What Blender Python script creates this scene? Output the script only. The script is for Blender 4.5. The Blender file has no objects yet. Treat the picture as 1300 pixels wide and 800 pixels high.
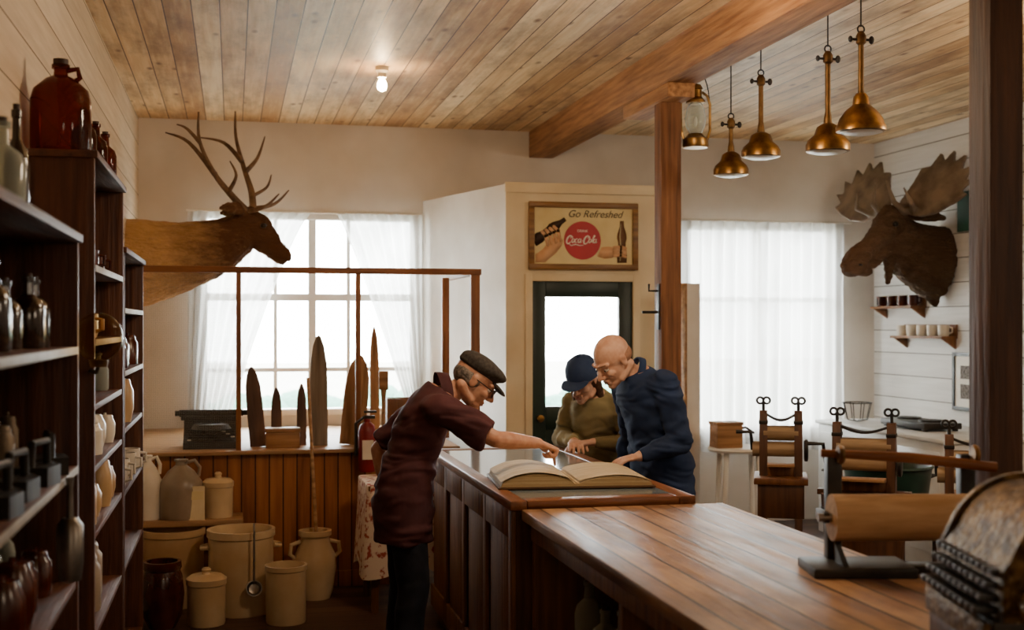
import bpy,bmesh,random
from math import *
from mathutils import Vector,Matrix,Euler,noise
random.seed(7)
SC=bpy.context.scene; COL=SC.collection
TH=radians(12.8); F=1560.; CZ=1.65; HY=412.
def V(*a): return Vector(a)
def at(px,py,Y):
    X=Y*tan(TH+atan((px-650)/F)); d=Y*cos(TH)+X*sin(TH); return V(X,Y,CZ-(py-HY)/F*d)
def onz(px,py,z):
    t=tan(TH+atan((px-650)/F)); k=(py-HY)/F*(cos(TH)+t*sin(TH)); Y=(CZ-z)/k; return V(t*Y,Y,z)
def C(h):
    h=h.lstrip('#'); r=[int(h[i:i+2],16)/255 for i in (0,2,4)]
    return tuple(((c+.055)/1.055)**2.4 if c>.04045 else c/12.92 for c in r)+(1,)
# ---------------------------------------------------------------- materials
def newm(name):
    m=bpy.data.materials.new(name); m.use_nodes=True; n=m.node_tree.nodes; l=m.node_tree.links
    return m,n,l,n['Principled BSDF']
def mth(n,l,op,a,b=None):
    q=n.new('ShaderNodeMath'); q.operation=op
    for i,v in enumerate((a,b)):
        if v is None: continue
        if isinstance(v,(int,float)): q.inputs[i].default_value=v
        else: l.new(v,q.inputs[i])
    return q.outputs[0]
def ramp(n,l,fac,stops):
    r=n.new('ShaderNodeValToRGB'); e=r.color_ramp.elements
    while len(e)<len(stops): e.new(.5)
    for k,(p,c) in zip(e,stops): k.position=p; k.color=c
    l.new(fac,r.inputs[0]); return r.outputs[0]
def mk(name,c1,c2=None,rough=.6,metal=0,scale=8,stretch=(1,1,1),bump=0,bscale=None,spec=.4,trans=0,lo=.35,hi=.65,coat=0):
    m,n,l,b=newm(name); c1=C(c1); c2=C(c2) if c2 else tuple(min(1,x*.7) for x in c1[:3])+(1,)
    tc=n.new('ShaderNodeTexCoord'); mp=n.new('ShaderNodeMapping'); mp.inputs['Scale'].default_value=stretch
    l.new(tc.outputs['Object'],mp.inputs[0]); no=n.new('ShaderNodeTexNoise'); no.inputs['Scale'].default_value=scale; no.inputs['Detail'].default_value=5
    l.new(mp.outputs[0],no.inputs['Vector']); l.new(ramp(n,l,no.outputs[0],[(lo,c2),(hi,c1)]),b.inputs['Base Color'])
    b.inputs['Roughness'].default_value=rough; b.inputs['Metallic'].default_value=metal; b.inputs['Specular IOR Level'].default_value=spec
    b.inputs['Transmission Weight'].default_value=trans; b.inputs['Coat Weight'].default_value=coat
    if bump:
        h=no.outputs[0]
        if bscale:
            n2=n.new('ShaderNodeTexNoise'); n2.inputs['Scale'].default_value=bscale; n2.inputs['Detail'].default_value=3; l.new(mp.outputs[0],n2.inputs['Vector']); h=n2.outputs[0]
        bp=n.new('ShaderNodeBump'); bp.inputs['Strength'].default_value=bump; bp.inputs['Distance'].default_value=.02; l.new(h,bp.inputs['Height']); l.new(bp.outputs[0],b.inputs['Normal'])
    return m
def wood(name,dark,light,along='Z',rough=.5,scale=1.,bump=.2):
    st={'X':(1,14,14),'Y':(14,1,14),'Z':(14,14,1)}[along]
    return mk(name,light,dark,rough,0,scale*2.2,st,bump,lo=.3,hi=.72)
def planks(name,ac,al,w,cols,gapc,gap=.02,knots=0,rough=.6,bump=.4,randw=.5,spec=.4,stain=0):
    m,n,l,b=newm(name); tc=n.new('ShaderNodeTexCoord'); sp=n.new('ShaderNodeSeparateXYZ'); l.new(tc.outputs['Object'],sp.inputs[0])
    o={'X':sp.outputs[0],'Y':sp.outputs[1],'Z':sp.outputs[2]}; th=[k for k in 'XYZ' if k not in (ac,al)][0]
    q=mth(n,l,'DIVIDE',mth(n,l,'ADD',o[ac],50.013),w); fl=mth(n,l,'FLOOR',q); fr=mth(n,l,'FRACT',q)
    wn=n.new('ShaderNodeTexWhiteNoise'); wn.noise_dimensions='1D'; l.new(fl,wn.inputs['W']); r=wn.outputs['Value']
    cb=n.new('ShaderNodeCombineXYZ'); l.new(mth(n,l,'MULTIPLY',o[ac],22),cb.inputs[0]); l.new(mth(n,l,'ADD',mth(n,l,'MULTIPLY',o[al],1.3),mth(n,l,'MULTIPLY',r,37)),cb.inputs[1]); l.new(mth(n,l,'MULTIPLY',o[th],22),cb.inputs[2])
    no=n.new('ShaderNodeTexNoise'); no.inputs['Scale'].default_value=1.6; no.inputs['Detail'].default_value=6; l.new(cb.outputs[0],no.inputs['Vector'])
    f=mth(n,l,'ADD',mth(n,l,'MULTIPLY',no.outputs[0],1-randw*.5),mth(n,l,'MULTIPLY',mth(n,l,'SUBTRACT',r,.35),randw))
    col=ramp(n,l,f,[(.2,C(cols[0])),(.5,C(cols[1])),(.8,C(cols[2]))])
    g=mth(n,l,'GREATER_THAN',mth(n,l,'ABSOLUTE',mth(n,l,'SUBTRACT',fr,.5)),.5-gap)
    if stain:
        c3=n.new('ShaderNodeCombineXYZ'); l.new(mth(n,l,'ADD',mth(n,l,'MULTIPLY',o[ac],5),mth(n,l,'MULTIPLY',r,2)),c3.inputs[0]); l.new(mth(n,l,'ADD',mth(n,l,'MULTIPLY',o[al],1.6),mth(n,l,'MULTIPLY',r,19)),c3.inputs[1])
        n3=n.new('ShaderNodeTexNoise'); n3.inputs['Scale'].default_value=1.; n3.inputs['Detail'].default_value=7; n3.inputs['Roughness'].default_value=.65; l.new(c3.outputs[0],n3.inputs['Vector'])
        sf_=ramp(n,l,n3.outputs[0],[(.44,(0,0,0,1)),(.68,(1,1,1,1))]); mx=n.new('ShaderNodeMixRGB'); mx.blend_type='MULTIPLY'; l.new(mth(n,l,'MULTIPLY',sf_,stain),mx.inputs[0]); l.new(col,mx.inputs[1]); mx.inputs[2].default_value=C('#8d7561'); col=mx.outputs[0]
    if knots:
        c2=n.new('ShaderNodeCombineXYZ'); l.new(mth(n,l,'MULTIPLY',o[ac],7),c2.inputs[0]); l.new(mth(n,l,'ADD',mth(n,l,'MULTIPLY',o[al],3.),mth(n,l,'MULTIPLY',r,53)),c2.inputs[1])
        vo=n.new('ShaderNodeTexVoronoi'); vo.inputs['Scale'].default_value=1; l.new(c2.outputs[0],vo.inputs['Vector'])
        kf=ramp(n,l,vo.outputs['Distance'],[(.05,(1,1,1,1)),(.17,(0,0,0,1))])
        mx=n.new('ShaderNodeMixRGB'); l.new(mth(n,l,'MULTIPLY',kf,knots),mx.inputs[0]); l.new(col,mx.inputs[1]); mx.inputs[2].default_value=C('#6b3f1d'); col=mx.outputs[0]
    mx=n.new('ShaderNodeMixRGB'); l.new(g,mx.inputs[0]); l.new(col,mx.inputs[1]); mx.inputs[2].default_value=C(gapc); l.new(mx.outputs[0],b.inputs['Base Color'])
    b.inputs['Roughness'].default_value=rough; b.inputs['Specular IOR Level'].default_value=spec
    if rough<.45: l.new(mth(n,l,'ADD',rough-.18,mth(n,l,'MULTIPLY',no.outputs[0],.42)),b.inputs['Roughness'])
    bp=n.new('ShaderNodeBump'); bp.inputs['Strength'].default_value=bump; bp.inputs['Distance'].default_value=.01
    l.new(mth(n,l,'SUBTRACT',mth(n,l,'MULTIPLY',no.outputs[0],.3),g),bp.inputs['Height']); l.new(bp.outputs[0],b.inputs['Normal'])
    return m
def glassm(name,col,rough=.03,mixt=.85,base=None):
    m,n,l,b=newm(name); b.inputs['Base Color'].default_value=C(base or col); b.inputs['Roughness'].default_value=rough
    tr=n.new('ShaderNodeBsdfTransparent'); tr.inputs[0].default_value=C(col); mx=n.new('ShaderNodeMixShader')
    lw=n.new('ShaderNodeLayerWeight'); lw.inputs[0].default_value=.3; l.new(mth(n,l,'MULTIPLY',mth(n,l,'SUBTRACT',1.0,mth(n,l,'MULTIPLY',lw.outputs['Facing'],.6)),mixt),mx.inputs[0])
    l.new(b.outputs[0],mx.inputs[1]); l.new(tr.outputs[0],mx.inputs[2]); l.new(mx.outputs[0],n['Material Output'].inputs[0]); return m
def sheer(name,col,t):
    m,n,l,b=newm(name); df=n.new('ShaderNodeBsdfDiffuse'); tl=n.new('ShaderNodeBsdfTranslucent'); tr=n.new('ShaderNodeBsdfTransparent')
    df.inputs[0].default_value=C(col); tl.inputs[0].default_value=C(col)
    tc=n.new('ShaderNodeTexCoord'); no=n.new('ShaderNodeTexNoise'); no.inputs['Scale'].default_value=3; l.new(tc.outputs['Object'],no.inputs['Vector'])
    a=n.new('ShaderNodeMixShader'); a.inputs[0].default_value=.6; l.new(df.outputs[0],a.inputs[1]); l.new(tl.outputs[0],a.inputs[2])
    c=n.new('ShaderNodeMixShader'); l.new(mth(n,l,'MULTIPLY',no.outputs[0],t*2),c.inputs[0]); l.new(a.outputs[0],c.inputs[1]); l.new(tr.outputs[0],c.inputs[2]); l.new(c.outputs[0],n['Material Output'].inputs[0]); return m
def emis(name,col,s):
    m,n,l,b=newm(name); b.inputs['Emission Color'].default_value=C(col); b.inputs['Emission Strength'].default_value=s; b.inputs['Base Color'].default_value=C(col); return m
def wiremesh(name):
    m,n,l,b=newm(name); tc=n.new('ShaderNodeTexCoord'); sp=n.new('ShaderNodeSeparateXYZ'); l.new(tc.outputs['Object'],sp.inputs[0])
    k=[mth(n,l,'LESS_THAN',mth(n,l,'FRACT',mth(n,l,'DIVIDE',sp.outputs[i],.011)),.07) for i in (0,2)]
    mx=n.new('ShaderNodeMixShader'); tr=n.new('ShaderNodeBsdfTransparent'); b.inputs['Base Color'].default_value=C('#8f8a81')
    l.new(mth(n,l,'MAXIMUM',k[0],k[1]),mx.inputs[0]); l.new(tr.outputs[0],mx.inputs[1]); l.new(b.outputs[0],mx.inputs[2]); l.new(mx.outputs[0],n['Material Output'].inputs[0]); return m
def furgrad(name,c1,c2,x0,x1,axis=0):
    m,n,l,b=newm(name); tc=n.new('ShaderNodeTexCoord'); sp=n.new('ShaderNodeSeparateXYZ'); l.new(tc.outputs['Object'],sp.inputs[0])
    mp=n.new('ShaderNodeMapping'); mp.inputs['Scale'].default_value=(.35,1,1); l.new(tc.outputs['Object'],mp.inputs[0])
    no=n.new('ShaderNodeTexNoise'); no.inputs['Scale'].default_value=16; no.inputs['Detail'].default_value=8; no.inputs['Roughness'].default_value=.7; l.new(mp.outputs[0],no.inputs['Vector'])
    f=mth(n,l,'ADD',mth(n,l,'DIVIDE',mth(n,l,'SUBTRACT',sp.outputs[axis],x0),x1-x0),mth(n,l,'MULTIPLY',mth(n,l,'SUBTRACT',no.outputs[0],.5),1.7))
    l.new(ramp(n,l,f,[(0,C(c1)),(1,C(c2))]),b.inputs['Base Color']); b.inputs['Roughness'].default_value=.9; b.inputs['Specular IOR Level'].default_value=.2
    n2=n.new('ShaderNodeTexNoise'); n2.inputs['Scale'].default_value=70; l.new(mp.outputs[0],n2.inputs['Vector']); bp=n.new('ShaderNodeBump'); bp.inputs['Strength'].default_value=1; bp.inputs['Distance'].default_value=.02; l.new(n2.outputs[0],bp.inputs['Height']); l.new(bp.outputs[0],b.inputs['Normal']); return m
M={}
M['ceil']=planks('ceiling_pine','X','Y',.135,('#b58a58','#d8b685','#edd5ac'),'#50301a',.024,.9,.5,.5,.5,.4,.7)
M['floor']=planks('floor_boards','Y','X',.12,('#33211a','#4a3226','#5f4432'),'#160c08',.02,0,.5)
M['lwall']=planks('left_shiplap','Z','Y',.19,('#bda88c','#cdb99d','#dbc9af'),'#5e482f',.015,0,.7,.5,.25)
M['rwall']=planks('right_shiplap','Z','Y',.185,('#d2cfca','#dedbd7','#e8e6e3'),'#6f6a62',.02,0,.6,.5,.2)
M['plaster']=mk('plaster','#dad2c9','#cbc1b6',.85,0,2,bump=.05)
M['white']=mk('white_paint','#ebe7e0','#dcd5cb',.6,0,3)
M['cream']=mk('cream_paint','#dfcfb0','#d3bf99',.6,0,3)
M['beam']=wood('beam_wood','#825533','#bd8a58','Y',.7,1.2,.5)
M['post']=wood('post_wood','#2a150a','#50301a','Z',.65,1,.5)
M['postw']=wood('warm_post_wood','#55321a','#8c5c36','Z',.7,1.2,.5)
M['trimx']=wood('trim_wood_x','#5f3413','#91592a','X',.5)
M['trimz']=wood('trim_wood_z','#5f3413','#91592a','Z',.5)
M['wains']=planks('beadboard','X','Z',.085,('#73401c','#955a2b','#ae7039'),'#351a08',.05,0,.45,.6,.35)
M['ledge']=wood('ledge_wood','#7d5a38','#b48a5c','X',.5)
M['ctop']=planks('counter_boards','X','Y',.106,('#7f5838','#aa8057','#caa376'),'#1d0f06',.045,.4,.4,1.,.34,.6,1.)
M['cbody']=wood('counter_body_wood','#3e2310','#613b1f','Z',.5)
M['cfront']=wood('case_wood','#58321a','#835529','Z',.5)
M['cedge']=wood('case_rim_wood','#5f371e','#8f5b35','Y',.35)
M['cedgex']=wood('case_rim_wood_x','#5f371e','#8f5b35','X',.35)
M['shelf']=wood('shelf_wood','#36190c','#60361d','Z',.6,1,.4)
M['shelfy']=wood('shelf_board','#3d2011','#6a3c20','Y',.6,1,.4)
M['grey']=mk('shelf_edge_paint','#a39a8d','#857b6e',.6,0,6)
M['glass']=glassm('clear_glass','#f4f7f6',.02,.95)
M['topglass']=mk('case_glass','#7b8487','#6c7578',.13,0,2,spec=.8)
M['amber']=glassm('amber_glass','#b05a22',.05,.68,'#421807')
M['ambl']=glassm('globe_glass','#ecd6b2',.02,.95,'#54412b')
M['dglass']=mk('dark_bottle_glass','#35241a','#20140d',.12,0,5,spec=.7)
M['cglass']=glassm('bottle_glass','#c9d0c6',.05,.72)
M['crock']=mk('stoneware','#c4a57a','#ae8c60',.28,0,4,spec=.5)
M['crock2']=mk('pale_stoneware','#d2ba92','#bea077',.28,0,4,spec=.5)
M['greyjug']=mk('grey_stoneware','#9d8a76','#80705d',.3,0,4)
M['brownpot']=mk('brown_glaze','#54200f','#381409',.2,0,5,spec=.6)
M['cap_white']=mk('white_glaze','#e2dacb','#d0c3b0',.3,0,5)
M['black']=mk('black_iron','#24211e','#35302b',.45,.4,12)
M['blackp']=mk('black_enamel','#131315','#1e1e20',.3,0,12)
M['steel']=mk('worn_steel','#9a948c','#77716a',.35,.9,14)
M['tin']=mk('old_tin','#7a6a55','#4d4033',.5,.5,10)
M['brass']=mk('aged_brass','#a67e45','#674b2a',.34,.95,14,bump=.05)
M['dbrass']=mk('dark_brass','#7d5e36','#47321c',.45,.8,16,bump=.3)
M['bronze']=mk('dull_bronze','#755a33','#382814',.43,.8,26,bump=.5,bscale=60)
M['bulb']=emis('lit_bulb','#ffd9a0',170)
M['mesh']=wiremesh('wire_mesh')
M['sheer']=sheer('sheer_curtain','#d6d4d1',.15)
M['sheer2']=sheer('sheer_curtain_full','#dad8d6',.05)
M['green']=mk('dark_green_paint','#152b23','#0e2019',.4,0,5)
M['green2']=mk('green_paint','#2c5a4a','#234a3c',.5,0,5)
M['red']=mk('red_paint','#8a1a1e','#6f1417',.4,0,5)
M['discred']=mk('sign_red','#b3202c','#a31b26',.45,0,5)
M['signbg']=mk('sign_yellow','#e0cf9b','#cfb87f',.6,0,4)
M['gold']=wood('gilt_frame_wood','#5d3a15','#93682e','X',.4)
M['dkbrown']=mk('dark_brown_paint','#2e1a12','#3a2419',.6,0,6)
M['cola']=mk('painted_bottle_brown','#6d4a2f','#543722',.6,0,6)
M['palegreen']=mk('painted_bottle_highlight','#b9b08a','#a79d77',.6,0,6)
M['flesh']=mk('painted_flesh','#dcb088','#cf9a6e',.6,0,8)
M['signw']=mk('sign_white','#f4efe4','#ece4d4',.6,0,5)
M['paper']=mk('aged_paper','#e3d2ac','#d2bd92',.8,0,7)
M['page']=planks('printed_page','Y','X',.02,('#cdb78b','#dac79f','#e3d3af'),'#84714f',.17,0,.8,.1,.1,.3,.5)
M['edgep']=planks('page_edges','Z','X',.004,('#b79d70','#c9b186','#d8c49b'),'#8a744e',.2,0,.9,.2,.5)
M['kraft']=mk('kraft_paper','#c29f78','#a8855d',.8,0,6,(1,6,6))
M['cover']=mk('book_cover','#5b3d22','#432c18',.6,0,9)
M['stretch1']=wood('grey_board','#5d5145','#8d7d6c','Z',.7)
M['stretch2']=wood('tan_board','#6e4a2c','#a37a50','Z',.7)
M['stretch3']=wood('dark_board','#3b291f','#644637','Z',.7)
M['skin']=mk('skin','#cf9f84','#bb846a',.5,0,22,bump=.05,bscale=60)
M['skin2']=mk('skin_pale','#d6ab93','#c59278',.5,0,22,bump=.05,bscale=60)
M['lip']=mk('lip_skin','#a9665a','#985547',.5,0,14)
M['eyew']=mk('eye_white','#d9d2c8','#cfc6ba',.25,0,3)
M['iris']=mk('eye_iris','#2b1c12','#1a110b',.2,0,3)
M['greyhair']=mk('grey_hair','#8a8078','#4f4842',.8,0,60,bump=.5)
M['brownhair']=mk('brown_hair','#5a3a26','#3a2416',.6,0,50,bump=.5)
M['stubble']=mk('cropped_hair','#a3785f','#8e6650',.7,0,90)
M['maroon']=mk('maroon_cotton','#542c30','#432227',.85,0,5,bump=.3,bscale=9)
M['jeans']=mk('dark_denim','#1d212e','#151821',.85,0,20,bump=.2,bscale=10)
M['navy']=mk('navy_knit','#23365c','#1c2c4a',.9,0,6,bump=.3,bscale=9)
M['olive']=mk('olive_knit','#94875e','#7f7554',.9,0,6,bump=.3,bscale=10)
M['capplaid']=mk('charcoal_tweed','#45403c','#302b28',.9,0,70)
M['capnavy']=mk('navy_cap','#2a3d5e','#24365a',.85,0,20)
M['shoe']=mk('shoe_leather','#2a1a12','#1c110b',.5,0,9)
M['elk']=furgrad('elk_fur','#b88f5f','#543722',.15,.68)
M['moose']=furgrad('moose_fur','#43301f','#6f5440',.25,.95)
M['antler']=mk('elk_antler','#735639','#48301d',.55,0,16,bump=.6)
M['mantler']=mk('moose_antler','#84705a','#5b4a3a',.55,0,7,bump=.4)
M['nose']=mk('dark_nose','#1e1410','#140d0a',.3,0,9)
M['enamel']=mk('white_enamel','#d9d8d4','#c9c8c3',.25,0,4)
M['cloth']=mk('patterned_cloth','#d8c3ae','#9c4438',.85,0,26,lo=.4,hi=.48)
M['dkgreen']=mk('green_enamel_tub','#1f3a30','#172c24',.35,0,6)
M['grass']=mk('hedge_leaves','#527a69','#3a5c4e',.9,0,20,bump=1)
M['earth']=mk('street_ground','#9a968e','#87827a',.9,0,2)
M['boxw']=wood('crate_wood','#7a5330','#ad8052','X',.6)
M['roller']=wood('worn_roller_wood','#84694a','#b09470','X',.65)
# ---------------------------------------------------------------- mesh builder
class MB:
    def __init__(s): s.b=bmesh.new()
    def box(s,x0,x1,y0,y1,z0,z1,bev=0,M=None):
        v=[]
        for x in (x0,x1):
            for y in (y0,y1):
                for z in (z0,z1):
                    p=V(x,y,z); v.append(s.b.verts.new(M@p if M is not None else p))
        fs=[s.b.faces.new([v[i] for i in q]) for q in ((0,1,3,2),(4,6,7,5),(0,4,5,1),(2,3,7,6),(0,2,6,4),(1,5,7,3))]
        if bev: bmesh.ops.bevel(s.b,geom=list({e for f in fs for e in f.edges}),offset=bev,segments=2,affect='EDGES',profile=.5)
        return s
    def ring(s,pts): return [s.b.verts.new(p) for p in pts]
    def skinr(s,rings,closed=False,cap=True):
        n=len(rings)
        for i in range(n if closed else n-1):
            a,b=rings[i],rings[(i+1)%n]
            if len(a)==1 and len(b)==1: continue
            m=max(len(a),len(b))
            for k in range(m):
                q=[a[k%len(a)],a[(k+1)%len(a)],b[(k+1)%len(b)],b[k%len(b)]]; u=[]
                for w in q:
                    if w not in u: u.append(w)
                if len(u)>2: s.b.faces.new(u)
        if cap and not closed:
            for r in (rings[0],rings[-1]):
                if len(r)>2: s.b.faces.new(r)
    def lathe(s,prof,seg=28,M=None,cap=True):
        R=[]
        for r,z in prof:
            ps=[V(0,0,z)] if r<1e-5 else [V(r*cos(2*pi*k/seg),r*sin(2*pi*k/seg),z) for k in range(seg)]
            R.append(s.ring([M@p if M is not None else p for p in ps]))
        s.skinr(R,cap=cap); return s
    def tube(s,pts,r,seg=8,closed=False):
        pts=[Vector(p) for p in pts]; n=len(pts); rs=r if isinstance(r,(list,tuple)) else [r]*n
        nrm=None; R=[]
        for i,p in enumerate(pts):
            if closed: t=(pts[(i+1)%n]-pts[i-1]).normalized()
            else: t=(pts[min(i+1,n-1)]-pts[max(i-1,0)]).normalized()
            if nrm is None: nrm=t.orthogonal().normalized()
            else:
                nrm=nrm-t*nrm.dot(t)
                nrm=nrm.normalized() if nrm.length>1e-6 else t.orthogonal().normalized()
            bn=t.cross(nrm); R.append(s.ring([p+(nrm*cos(2*pi*k/seg)+bn*sin(2*pi*k/seg))*rs[i] for k in range(seg)]))
        s.skinr(R,closed); return s
    def ell(s,c,r,M=None,seg=18):
        mm=Matrix.Translation(c)@Matrix.Diagonal((r[0],r[1],r[2],1))
        bmesh.ops.create_uvsphere(s.b,u_segments=seg,v_segments=max(8,seg*2//3),radius=1,matrix=(M@mm if M is not None else mm)); return s
    def loft(s,cs,S=V(0,1,0),seg=22,M=None):
        n=len(cs); R=[]
        for i,(c,a,b) in enumerate(cs):
            t=(Vector(cs[min(i+1,n-1)][0])-Vector(cs[max(i-1,0)][0])).normalized(); sd=(S-t*S.dot(t)).normalized(); f=sd.cross(t)
            ps=[Vector(c)+sd*a*cos(2*pi*k/seg)+f*b*sin(2*pi*k/seg) for k in range(seg)]
            R.append(s.ring([M@p for p in ps] if M is not None else ps))
        s.skinr(R); return s
    def cap(s,p,r,q,r2,seg=14):
        p=Vector(p); q=Vector(q); d=(q-p); d=d.normalized() if d.length>1e-6 else V(0,0,1); cs=[]
        for k in range(5):
            a=(k+.15)/5*pi/2; cs.append((p-d*r*cos(a),r*sin(a),r*sin(a)))
        cs.append((p,r,r)); cs.append((q,r2,r2))
        for k in range(5):
            a=(k+.85)/5*pi/2; cs.append((q+d*r2*sin(a)*.999,r2*cos(a)+1e-4,r2*cos(a)+1e-4))
        return s.loft(cs,d.orthogonal().normalized(),seg)
    def poly(s,pts,h0,h1,M=None):
        R=[s.ring([(M@V(x,y,h) if M is not None else V(x,y,h)) for x,y in pts]) for h in (h0,h1)]
        s.skinr(R); return s
    def mesh(s,name):
        bmesh.ops.recalc_face_normals(s.b,faces=s.b.faces); me=bpy.data.meshes.new(name); s.b.to_mesh(me); s.b.free(); return me
    def obj(s,name,mat,parent=None,ang=40,loc=None):
        me=s.mesh(name); return link(me,name,mat,parent,ang,loc)
    def rem(s,name,mat,parent=None,vox=.006,it=3,fac=.5,disp=None):
        me=s.mesh(name); o=bpy.data.objects.new('tmp',me); COL.objects.link(o)
        m=o.modifiers.new('r','REMESH'); m.mode='VOXEL'; m.voxel_size=vox
        m=o.modifiers.new('s','SMOOTH'); m.iterations=it; m.factor=fac
        bpy.context.view_layer.update(); dg=bpy.context.evaluated_depsgraph_get(); m2=bpy.data.meshes.new_from_object(o.evaluated_get(dg))
        bpy.data.objects.remove(o); m2.name=name; m2.materials.clear()
        if disp:
            kind,amp,sc=disp; ns=[v.normal.copy() for v in m2.vertices]; sc=Vector(sc)
            for v,nn in zip(m2.vertices,ns):
                p=V(v.co.x*sc.x,v.co.y*sc.y,v.co.z*sc.z)
                if kind=='fold':
                    q=p+V(1,1,1)*noise.noise(p*.5)*1.4; d=noise.noise(q)+.45*noise.noise(q*1.9+V(7,3,1)); d=max(-.3,d)
                else: d=noise.noise(p)+.5*noise.noise(p*2.3)
                v.co+=nn*d*amp
        return link(m2,name,mat,parent,180)
def link(me,name,mat,parent=None,ang=40,loc=None):
    m=M[mat] if isinstance(mat,str) else mat; me.materials.append(m)
    for p in me.polygons: p.use_smooth=True
    if ang<180: me.set_sharp_from_angle(angle=radians(ang))
    o=bpy.data.objects.new(name,me); COL.objects.link(o)
    if parent: o.parent=parent
    if loc is not None: o.location=loc
    return o
def T(name,label,cat,loc=(0,0,0),rz=0,group=None):
    o=bpy.data.objects.new(name,None); COL.objects.link(o); o.location=loc; o.rotation_euler=(0,0,rz); o.empty_display_size=.05
    return tag(o,label,cat,group)
def tag(o,label,cat,group=None):
    o['label']=label; o['category']=cat
    if group: o['group']=group
    return o
def struct(o): o['kind']='structure'; return o
def text(s,size,mat,parent,loc,shear=0,name='lettering',ext=.0008):
    cu=bpy.data.curves.new('t','FONT'); cu.body=s; cu.size=size; cu.align_x='CENTER'; cu.align_y='CENTER'; cu.shear=shear; cu.extrude=ext
    o=bpy.data.objects.new('t',cu); COL.objects.link(o); bpy.context.view_layer.update(); dg=bpy.context.evaluated_depsgraph_get(); me=bpy.data.meshes.new_from_object(o.evaluated_get(dg)); bpy.data.objects.remove(o)
    me.materials.clear(); q=link(me,name,mat,parent,30,loc); q.rotation_euler=(pi/2,0,0); return q
def Rm(ax,a): return Matrix.Rotation(a,4,ax)
def Tm(*p): return Matrix.Translation(p)
# ---------------------------------------------------------------- room
XL,XR,YB,HC=-.69,5.37,9.6,3.2; YR=-2.6
struct(MB().box(XL-.1,XR+.1,YR-.1,YB+.12,-.06,0).obj('floor','floor'))
struct(MB().box(XL-.1,XR+.1,YR-.1,YB+.12,HC,HC+.08).obj('ceiling','ceil'))
struct(MB().box(XL-.1,XL,YR-.1,YB+.12,0,HC).obj('wall_left','lwall'))
struct(MB().box(XR,XR+.1,YR-.1,YB+.12,0,HC).obj('wall_right','rwall'))
struct(MB().box(XL,XR,YR-.1,YR,0,HC).obj('wall_rear','plaster'))
w=MB(); Y0,Y1=YB,YB+.12; WX0,WX1,WZ0,WZ1=-.24,1.42,.95,2.52; VX0,VX1,VZ=1.46,3.4,2.58; UX0,UX1,UZ0,UZ1=3.62,5.0,.76,2.5
w.box(XL,XR,Y0,Y1,VZ,HC); w.box(XL,WX0,Y0,Y1,0,VZ); w.box(WX0,WX1,Y0,Y1,0,WZ0); w.box(WX0,WX1,Y0,Y1,WZ1,VZ); w.box(WX1,VX0,Y0,Y1,0,VZ)
w.box(VX1,UX0,Y0,Y1,0,VZ); w.box(UX0,UX1,Y0,Y1,0,UZ0); w.box(UX0,UX1,Y0,Y1,UZ1,VZ); w.box(UX1,XR,Y0,Y1,0,VZ)
struct(w.obj('wall_back','plaster'))
FY=8.26; FX0,FX1=1.84,2.98; DX0,DX1,DZ=2.02,2.75,1.95
v=MB(); v.box(FX0,DX0,FY,FY+.08,0,VZ); v.box(DX1,FX1,FY,FY+.08,0,VZ); v.box(DX0,DX1,FY,FY+.08,DZ,VZ); struct(v.obj('wall_entrance','cream'))
v=MB(); v.poly([(FX0,FY),(FX0+.07,FY+.03),(VX0+.07,YB),(VX0,YB)],0,VZ); struct(v.obj('wall_entrance_left','white'))
v=MB(); v.poly([(FX1,FY),(FX1-.07,FY+.03),(VX1-.07,YB),(VX1,YB)],0,VZ); struct(v.obj('wall_entrance_right','white'))
v=MB(); v.poly([(FX0,FY),(FX1,FY),(VX1,YB),(VX0,YB)],VZ,VZ+.04); struct(v.obj('ceiling_entrance','white'))
v=MB(); v.box(FX0-.015,FX1+.015,FY-.02,FY,VZ-.02,VZ+.05,.004); v.box(FX0-.01,FX0+.06,FY-.012,FY,0,VZ-.02); struct(v.obj('trim_entrance','cream'))
d=MB(); y0,y1=FY+.01,FY+.055
d.box(DX0,DX0+.1,y0,y1,0,DZ,.004); d.box(DX1-.1,DX1,y0,y1,0,DZ,.004); d.box(DX0+.1,DX1-.1,y0,y1,DZ-.11,DZ,.004); d.box(DX0+.1,DX1-.1,y0,y1,0,.25,.004); d.box(DX0+.1,DX1-.1,y0,y1,.92,1.08,.004); d.box(DX0+.1,DX1-.1,y0+.015,y1-.01,.25,.92)
do=struct(d.obj('door_1','green'))
MB().box(DX0+.1,DX1-.1,y0+.02,y0+.025,1.08,DZ-.11).obj('glass_pane','glass',do)
k=MB(); k.lathe([(0,0),(.02,.0),(.012,.02),(.025,.04),(.025,.055),(0,.06)],16,Tm(DX0+.05,y0,1.0)@Rm('X',pi/2)); k.obj('door_knob','brass',do)
t=MB(); t.box(DX0-.05,DX0,FY-.015,FY,0,DZ+.05,.003); t.box(DX1,DX1+.05,FY-.015,FY,0,DZ+.05,.003); t.box(DX0,DX1,FY-.015,FY,DZ,DZ+.05,.003); struct(t.obj('trim_door','cream'))
def window(name,x0,x1,z0,z1,vs,hs):
    f=MB(); f.box(x0,x0+.05,YB-.02,YB+.1,z0,z1,.004); f.box(x1-.05,x1,YB-.02,YB+.1,z0,z1,.004); f.box(x0+.05,x1-.05,YB-.02,YB+.1,z1-.06,z1,.004); f.box(x0+.05,x1-.05,YB-.03,YB+.1,z0,z0+.05,.004)
    for x,ww in vs: f.box(x-ww,x+ww,YB+.03,YB+.07,z0+.05,z1-.06)
    for z,ww in hs: f.box(x0+.05,x1-.05,YB+.035,YB+.065,z-ww,z+ww)
    o=struct(f.obj(name,'white')); MB().box(x0+.05,x1-.05,YB+.048,YB+.052,z0+.05,z1-.06).obj('glass_pane','glass',o); return o
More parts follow.
